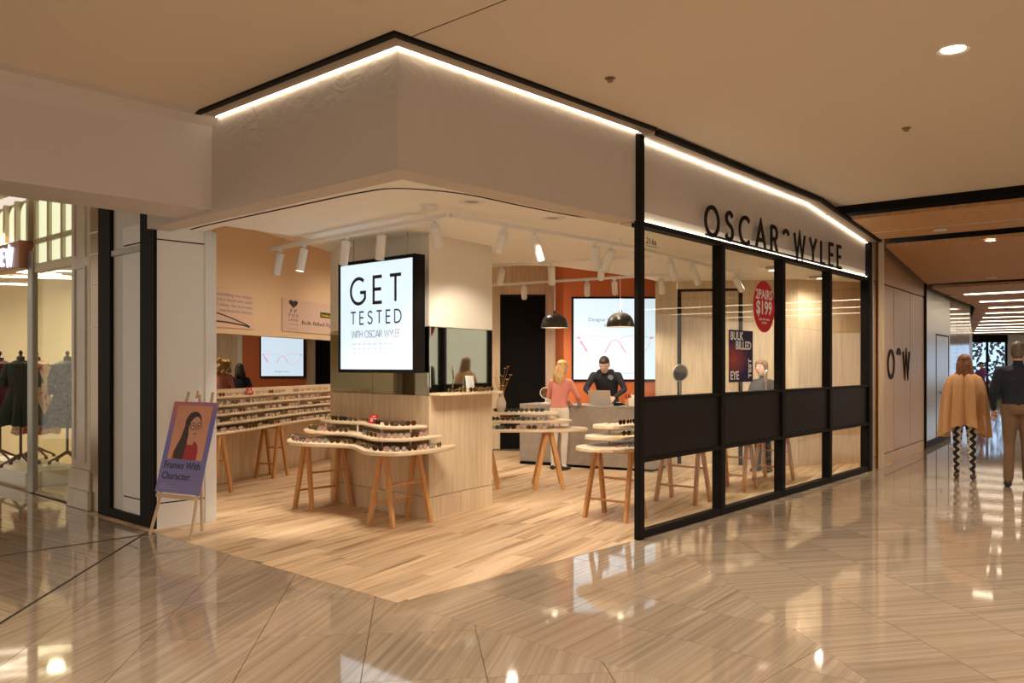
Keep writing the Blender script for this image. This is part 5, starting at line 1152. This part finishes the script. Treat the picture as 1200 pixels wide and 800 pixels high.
def zigzag():
    m, nt, b = _new('zigzag_leggings'); L = nt.links.new; b.inputs['Roughness'].default_value = 0.8
    tc = nt.nodes.new('ShaderNodeTexCoord'); sp = nt.nodes.new('ShaderNodeSeparateXYZ'); L(tc.outputs['Object'], sp.inputs[0])
    pp = nt.nodes.new('ShaderNodeMath'); pp.operation = 'PINGPONG'; pp.inputs[1].default_value = 0.05; L(sp.outputs['Z'], pp.inputs[0])
    ad = nt.nodes.new('ShaderNodeMath'); ad.operation = 'ADD'; L(sp.outputs['X'], ad.inputs[0]); L(pp.outputs[0], ad.inputs[1])
    ml = nt.nodes.new('ShaderNodeMath'); ml.operation = 'MULTIPLY'; ml.inputs[1].default_value = 9.5; L(ad.outputs[0], ml.inputs[0])
    fr = nt.nodes.new('ShaderNodeMath'); fr.operation = 'FRACT'; L(ml.outputs[0], fr.inputs[0])
    gt = nt.nodes.new('ShaderNodeMath'); gt.operation = 'GREATER_THAN'; gt.inputs[1].default_value = 0.56; L(fr.outputs[0], gt.inputs[0])
    cr = nt.nodes.new('ShaderNodeValToRGB'); cr.color_ramp.elements[0].color = (0.012, 0.011, 0.012, 1); cr.color_ramp.elements[1].color = (0.62, 0.56, 0.50, 1); L(gt.outputs[0], cr.inputs[0]); L(cr.outputs[0], b.inputs['Base Color'])
zigzag()
def remeshed(mb, voxel, smooth_it=7):
    me = mb.mesh('tmp'); o = bpy.data.objects.new('tmp', me); COL.objects.link(o)
    r = o.modifiers.new('r', 'REMESH'); r.mode = 'VOXEL'; r.voxel_size = voxel
    s = o.modifiers.new('s', 'SMOOTH'); s.iterations = smooth_it; s.factor = 0.5
    out = bpy.data.meshes.new_from_object(o.evaluated_get(bpy.context.evaluated_depsgraph_get()))
    bpy.data.objects.remove(o); return out
def seg_dist(p, a, b):
    d = b-a; t = max(0.0, min(1.0, (p-a).dot(d)/max(d.length_squared, 1e-9))); return (p-a-d*t).length
def hand(mb, wrist, d, side, curl=0.5):
    """palm, four fingers of different length and a thumb leaving the side of the palm"""
    d = d.normalized(); up = Vector((0, 1, 0)) if abs(d.y) < 0.8 else Vector((0, 0, 1))
    w = d.cross(up).normalized(); n = w.cross(d).normalized()        # w across the palm, n the palm's normal
    c = wrist+d*0.045
    rings = []
    for (f, rw, rn) in ((-0.05, 0.022, 0.019), (-0.01, 0.030, 0.016), (0.03, 0.040, 0.014), (0.048, 0.036, 0.011)):
        rings.append([tuple(c+d*f+w*(rw*math.cos(2*PI*k/8))+n*(rn*math.sin(2*PI*k/8))) for k in range(8)])
    mb.loft(rings)
    for i, (off, ln) in enumerate(((-0.029, 0.062), (-0.010, 0.074), (0.010, 0.070), (0.028, 0.054))):
        b0 = c+d*0.042+w*off; k1 = b0+d*ln*0.45-n*(0.10*curl*ln*2); k2 = k1+(d-n*curl).normalized()*ln*0.32; k3 = k2+(d-n*curl*2.2).normalized()*ln*0.25
        mb.tube([b0, k1, k2, k3], [0.0088, 0.0085, 0.008, 0.0065], 6)
    b0 = c-d*0.015+w*(side*0.030); mb.tube([b0, b0+(d*0.6+w*side*0.8).normalized()*0.032, b0+(d*0.9+w*side*0.45).normalized()*0.060-n*0.008], [0.011, 0.010, 0.0075], 6)
def person(label, loc, rz, H, cloth, pose=None, sex='f', hair=None, face=True, voxel=0.015, build=1.0, cat='person'):
    """one continuous body; joints in metres for a 1.70 m figure, x right, y forward, z up"""
    k = H/1.70
    J = dict(pelvis=(0, 0, 0.92), waist=(0, 0.0, 1.06), chest=(0, 0.01, 1.27), base=(0, -0.005, 1.42), head=(0, 0.03, 1.585), hw=0.16 if sex == 'f' else 0.19,
             el_l=(-0.245, -0.03, 1.13), wr_l=(-0.26, 0.05, 0.89), el_r=(0.245, -0.03, 1.13), wr_r=(0.26, 0.05, 0.89), kn_l=(-0.09, 0.02, 0.50), an_l=(-0.095, -0.02, 0.085), kn_r=(0.09, 0.02, 0.50), an_r=(0.095, -0.02, 0.085), look=(0, 1, -0.05), toe=0.15)
    J.update(pose or {})
    V = {q: (Vector(p)*k if isinstance(p, tuple) else p*k) for q, p in J.items() if q not in ('look',)}
    look = Vector(J['look']).normalized(); hw = V['hw']
    mb = MB(); SEG = []
    fem = sex == 'f'
    spine = [V['pelvis']-Vector((0, 0, 0.07*k)), V['pelvis'], V['waist'], V['chest'], lerp(V['chest'], V['base'], 0.7), V['base']]
    rad = [(0.13, 0.10), (0.172 if fem else 0.165, 0.118), (0.128 if fem else 0.15, 0.098), (0.155 if fem else 0.178, 0.115), (0.155 if fem else 0.185, 0.088), (0.065, 0.06)]
    rings = []
    for i, (c, (rx, ry)) in enumerate(zip(spine, rad)):
        d = (spine[min(i+1, 5)]-spine[max(i-1, 0)]).normalized(); f = Vector((1, 0, 0)).cross(d).normalized()*-1.0
        rings.append([tuple(c+Vector((1, 0, 0))*(rx*k*build*math.cos(2*PI*q/18))+f*(ry*k*build*math.sin(2*PI*q/18))) for q in range(18)])
    mb.loft(rings)
    for a, b, r_ in zip(spine[1:-1], spine[2:], (0.14, 0.14, 0.13, 0.055)): SEG.append((a, b, r_*k, 'top'))
    SEG.append((spine[0], spine[1], 0.15*k, 'bottom'))
    def limb(pts, rr, lab):
        mb.tube(pts, [r*k*(build if lab != 'skin' else 1) for r in rr], 12)
        for p, r in zip(pts, rr): mb.ball(tuple(p), r*k*(build if lab != 'skin' else 1), 10, 6)
        for a, b, r in zip(pts[:-1], pts[1:], rr): SEG.append((a, b, r*k, lab))
    sh_z = lerp(V['chest'], V['base'], 0.62)
    for s, e, w in ((-1, 'el_l', 'wr_l'), (1, 'el_r', 'wr_r')):
        sh = sh_z+Vector((s*hw, 0, 0.0)); el, wr = V[e], V[w]
        limb([V['base']-Vector((0, 0, 0.025*k)), lerp(V['base'], sh, 0.6)-Vector((0, 0, 0.012*k)), sh], [0.045, 0.050, 0.054], 'top'); limb([sh, lerp(sh, el, 0.5), el], [0.056, 0.049, 0.041], 'top'); limb([el, lerp(el, wr, 0.35), lerp(el, wr, 0.93)], [0.042, 0.040, 0.030], 'sleeve')
        limb([lerp(el, wr, 0.86), wr], [0.024, 0.022], 'skin')
    for s, kn, an in ((-1, 'kn_l', 'an_l'), (1, 'kn_r', 'an_r')):
        hp = V['pelvis']+Vector((s*0.085*k, 0, -0.03*k)); K, a = V[kn], V[an]
        limb([hp, lerp(hp, K, 0.45), K], [0.088, 0.076, 0.056], 'bottom'); limb([K, lerp(K, a, 0.35)+Vector((0, -0.012, 0)), lerp(K, a, 0.97)], [0.055, 0.056, 0.040 if fem else 0.05], 'leg')
        heel = a+Vector((0, -0.045*k, -0.045*k)); toe = a+Vector((s*0.02, V['toe'], -0.055*k))
        limb([heel, lerp(heel, toe, 0.55)+Vector((0, 0, 0.004)), toe], [0.038, 0.040, 0.030], 'shoe')
    hd = V['head']; nk = V['base']
    limb([nk-Vector((0, 0, 0.03*k)), lerp(nk, hd, 0.45)], [0.050 if fem else 0.058, 0.046 if fem else 0.054], 'skin')
    # head in its own frame, looking along 'look'
    zax = Vector((0, 0, 1)); xax = look.cross(zax).normalized(); zax = xax.cross(look).normalized()
    def hp_(x, y, z): return hd+(xax*x+look*y+zax*z)*k
    rings = []
    for (z, rx, ry, yo) in ((-0.115, 0.028, 0.03, 0.045), (-0.095, 0.048, 0.055, 0.03), (-0.05, 0.064, 0.080, 0.012), (0.0, 0.074, 0.094, 0.0), (0.05, 0.076, 0.096, -0.006), (0.09, 0.062, 0.078, -0.01), (0.118, 0.028, 0.04, -0.01)):
        rings.append([tuple(hp_(rx*math.cos(2*PI*q/16), yo+ry*math.sin(2*PI*q/16), z)) for q in range(16)])
    mb.loft(rings); SEG.append((hp_(0, 0.01, -0.06), hp_(0, -0.01, 0.06), 0.08*k, 'skin'))
    nose = [hp_(0, 0.088, 0.02), hp_(0, 0.105, -0.018), hp_(0, 0.092, -0.028)]; mb.tube(nose, [0.010*k, 0.014*k, 0.010*k], 8)
    for s in (-1, 1): mb.ball(tuple(hp_(s*0.077, -0.008, -0.01)), (0.014*k, 0.02*k, 0.03*k), 8, 5)
    me = remeshed(mb, voxel)
    names = []; 
    for kk in ('top', 'sleeve', 'bottom', 'leg', 'shoe', 'skin'):
        names.append(cloth.get(kk, cloth.get({'sleeve': 'top', 'leg': 'bottom'}.get(kk, kk), 'skin')))
    order = ['top', 'sleeve', 'bottom', 'leg', 'shoe', 'skin']
    # hands join the same mesh
    hb = MB()
    for s, e, w in ((-1, 'el_l', 'wr_l'), (1, 'el_r', 'wr_r')): hand(hb, V[w], (V[w]-V[e]), -s if V[w].z < V[e].z else s, J.get('curl', 0.5))
    nv = len(me.vertices)
    allv = [tuple(v.co) for v in me.vertices]+hb.v; allf = [tuple(p.vertices) for p in me.polygons]+[tuple(i+nv for i in f) for f in hb.f]
    ci = []
    for p in me.polygons:
        c = p.center; ci.append(order.index(min(SEG, key=lambda q: seg_dist(c, q[0], q[1])-q[2])[3]))
    ci += [5]*len(hb.f)
    m2 = bpy.data.meshes.new('person'); m2.from_pydata(allv, [], allf)
    for nme in names: m2.materials.append(MAT[nme])
    m2.polygons.foreach_set('material_index', ci); m2.polygons.foreach_set('use_smooth', [True]*len(m2.polygons)); m2.update()
    bpy.data.meshes.remove(me)
    o = mobj('person', m2); o.location = loc; o.rotation_euler = (0, 0, rz); setp(o, label, cat)
    if face:
        for s in (-1, 1):
            MB().ball(tuple(hp_(s*0.031, 0.083, 0.008)), (0.012*k, 0.008*k, 0.008*k), 8, 5).build('eye', 'white_print', o, smooth=True)
            MB().ball(tuple(hp_(s*0.031, 0.090, 0.008)), 0.0055*k, 8, 5).build('iris', 'hair_dark', o, smooth=True)
            MB().tube([hp_(s*0.016, 0.093, 0.028), hp_(s*0.034, 0.093, 0.033), hp_(s*0.052, 0.078, 0.027)], 0.0035*k, 5).build('eyebrow', 'hair_dark', o)
        MB().tube([hp_(-0.022, 0.083, -0.058), hp_(0, 0.090, -0.060), hp_(0.022, 0.083, -0.058)], [0.003*k, 0.006*k, 0.003*k], 6).build('mouth', 'photo_lip', o, smooth=True)
    if hair:
        mt, fn = hair; hbm = MB(); fn(hbm, hp_, k); hm = remeshed(hbm, 0.009, 1); hm.materials.clear(); hm.materials.append(MAT[mt]); hm.polygons.foreach_set('use_smooth', [True]*len(hm.polygons)); mobj('hair', hm, o)
    return o, V, hp_
def cap(b, hp_, k, low=-0.02, thick=1.0):
    rings = []
    for (z, r, ry, yo) in ((low-0.045, 0.050, 0.036, -0.052), (low, 0.072, 0.060, -0.042), (0.03, 0.081, 0.080, -0.024), (0.07, 0.079, 0.094, -0.014), (0.105, 0.062, 0.078, -0.012), (0.128, 0.028, 0.04, -0.012)):
        rings.append([tuple(hp_(r*thick*math.cos(2*PI*q/16), yo+ry*thick*math.sin(2*PI*q/16), z)) for q in range(16)])
    b.loft(rings)
def hair_short(b, hp_, k): cap(b, hp_, k, -0.03)
def hair_long(ln, wide=0.09):
    def fn(b, hp_, k):
        cap(b, hp_, k, -0.05, 1.06)
        rng = random.Random(5)
        for i in range(15):
            a = PI*(1.02+0.96*i/14)+PI*0.0
            x, y = 0.075*math.cos(a), 0.075*math.sin(a)
            tip = -ln*(0.85+0.3*rng.random())
            b.tube([hp_(x*0.8, y*0.8-0.015, 0.08), hp_(x*1.1, y*1.05-0.02, -0.02), hp_(x*1.30*wide/0.09+rng.uniform(-.018, .018), y*1.12-0.03, tip*0.6), hp_(x*1.35*wide/0.09+rng.uniform(-.01, .01), y*1.05-0.035, tip)], [0.020*k, 0.023*k, 0.020*k, 0.008*k], 7)
    return fn
def hair_bun(b, hp_, k):
    cap(b, hp_, k, -0.05, 1.05); b.ball(tuple(hp_(0, -0.10, -0.03)), 0.04*k, 10, 6)
    for s in (-1, 1): b.tube([hp_(s*0.05, 0.05, 0.10), hp_(s*0.082, 0.03, 0.04), hp_(s*0.082, 0.0, -0.06), hp_(s*0.07, -0.02, -0.12)], [0.02*k, 0.018*k, 0.016*k, 0.008*k], 6)
def hair_curly(b, hp_, k):
    cap(b, hp_, k, -0.05, 1.15); rng = random.Random(2)
    for i in range(46):
        a = rng.uniform(PI*0.9, PI*2.1); z = rng.uniform(-0.16, 0.12); r = 0.10+rng.uniform(0, 0.05); b.ball(tuple(hp_(r*math.cos(a), r*math.sin(a)-0.01, z)), rng.uniform(0.024, 0.040)*k, 8, 5)
# woman in a camel poncho walking away
g0 = ground(1130, 561)
o, V, hp_ = person('woman in a camel poncho and zigzag leggings walking away down the corridor', (g0.x, g0.y, 0.0), -0.50, 1.69, dict(top='camel_knit', bottom='zigzag_leggings', leg='zigzag_leggings', shoe='shoe_brown', skin='skin'), dict(kn_l=(-0.085, 0.05, 0.50), an_l=(-0.09, 0.03, 0.085), kn_r=(0.09, -0.02, 0.50), an_r=(0.10, -0.10, 0.095), el_r=(0.215, -0.04, 1.08), wr_r=(0.235, 0.0, 0.80), el_l=(-0.20, 0.0, 1.10), wr_l=(-0.20, 0.14, 0.96)), hair=('hair_auburn', hair_long(0.27)), face=False)
rings = []; N = 48
for i, (z, rx, ry) in enumerate(((1.475, 0.065, 0.065), (1.44, 0.125, 0.095), (1.39, 0.19, 0.12), (1.26, 0.225, 0.145), (1.06, 0.24, 0.165), (0.88, 0.25, 0.18), (0.74, 0.255, 0.185))):
    rg = []
    for q in range(N):
        a = 2*PI*q/N; fold = 0.013*max(0, i-1)*(math.sin(9*a+0.8*math.sin(2*a))+0.5*math.sin(17*a)); zz = z
        if i >= 5: zz = z-(0.17 if i == 6 else 0.07)*abs(math.cos(a))**2.2
        rg.append(((rx+fold)*math.cos(a), (ry+fold*0.8)*math.sin(a), zz))
    rings.append(rg)
MB().loft(rings, False).build('poncho', 'camel_knit', o, smooth=True, angle=80)
# man in a navy jumper
g0 = ground(1193, 570)
person('man in a dark navy jumper and brown trousers at the right edge, seen from behind', (g0.x, g0.y, 0.0), -0.50, 1.84, dict(top='navy_knit', bottom='tan_chino', leg='tan_chino', shoe='shoe_dark', skin='skin'), dict(el_l=(-0.265, -0.04, 1.12), wr_l=(-0.25, 0.08, 0.90), an_l=(-0.10, -0.06, 0.085), an_r=(0.10, 0.06, 0.085), look=(0.12, 1, -0.18)), 'm', ('hair_grey', hair_short), face=False, build=1.12)
# customer in pink at the counter
yaw = lambda dx, dy: math.atan2(dy, dx)-PI/2
person('blonde customer in a pink jumper leaning at the counter', (0.70, 12.78, 0.0), yaw(0.55, 0.83), 1.62, dict(top='pink_knit', bottom='white_cotton', leg='white_cotton', shoe='shoe_dark', skin='skin_pale'), dict(el_r=(0.25, 0.14, 1.14), wr_r=(0.16, 0.34, 1.06), el_l=(-0.25, 0.10, 1.14), wr_l=(-0.10, 0.32, 1.05), chest=(0, 0.05, 1.27), base=(0, 0.07, 1.42), head=(0, 0.11, 1.58), look=(0.35, 1, -0.2)), hair=('hair_blonde', hair_long(0.24, 0.10)))
# assistant behind the counter, bent over the laptop
o, V, hp_ = person('assistant in a black hooded top bending over the laptop behind the counter', (1.55, 13.95, 0.0), yaw(-0.28, -1.0), 1.78, dict(top='black_cloth', bottom='denim_dark', leg='denim_dark', shoe='shoe_dark', skin='skin_pale'), dict(waist=(0, 0.02, 1.06), chest=(0, 0.12, 1.25), base=(0, 0.22, 1.37), head=(0, 0.31, 1.49), look=(0, 1, -0.75), el_l=(-0.30, 0.24, 1.12), wr_l=(-0.17, 0.42, 1.00), el_r=(0.30, 0.24, 1.12), wr_r=(0.14, 0.44, 1.00)), 'm', ('hair_dark', hair_short), build=1.08)
c_ = lerp(V['chest'], V['base'], 0.25)+Vector((-0.09, 0.125, 0.02))
MB().lathe([(0.045, 0.0), (0.045, 0.003)], n=18).build('chest_badge', 'ink_grey', o).matrix_local = Matrix.Translation(c_) @ Matrix.Rotation(-PI/2-0.5, 4, 'X')
MB().tube(catmull([tuple(V['base']+Vector((-0.10, 0.03, 0.0))), tuple(V['base']+Vector((-0.09, -0.07, 0.02))), tuple(V['base']+Vector((0, -0.11, 0.01))), tuple(V['base']+Vector((0.09, -0.07, 0.02))), tuple(V['base']+Vector((0.10, 0.03, 0.0)))], 5), 0.04, 8).build('hood', 'black_cloth', o, smooth=True)
# assistant behind the glass
gx = at(894, 500, 12.5)
person('woman in a grey top with tied brown hair behind the second glass bay', (gx.x, gx.y, 0.0), yaw(-0.85, -0.62), 1.62, dict(top='grey_cloth', bottom='black_cloth', leg='black_cloth', shoe='shoe_dark', skin='skin_pale'), dict(el_l=(-0.24, 0.05, 1.12), wr_l=(-0.12, 0.25, 1.0), el_r=(0.24, 0.05, 1.12), wr_r=(0.12, 0.25, 1.0)), hair=('hair_brown', hair_bun))
# two people in the room behind the opening
px_ = at(261, 500, 16.6); person('person with golden curls and pink top beyond the wall opening', (px_.x, px_.y, 0.0), yaw(0.2, 1), 1.66, dict(top='pink_knit', bottom='denim_dark', leg='denim_dark', shoe='shoe_dark', skin='skin_pale'), hair=('hair_gold', hair_curly), face=False)
px_ = at(281, 500, 17.3); person('dark-haired person in black beyond the wall opening', (px_.x, px_.y, 0.0), yaw(-0.4, 1), 1.58, dict(top='black_cloth', bottom='black_cloth', leg='black_cloth', shoe='shoe_dark', skin='skin'), hair=('hair_dark', hair_long(0.2)), face=False)
# small far figure
g0 = ground(1150, 478); person('small distant person in purple near the end doors', (g0.x, g0.y, 0.0), PI, 1.66, dict(top='purple_cloth', bottom='denim_dark', leg='denim_dark', shoe='shoe_dark', skin='skin'), hair=('hair_dark', hair_short), face=False, voxel=0.02)
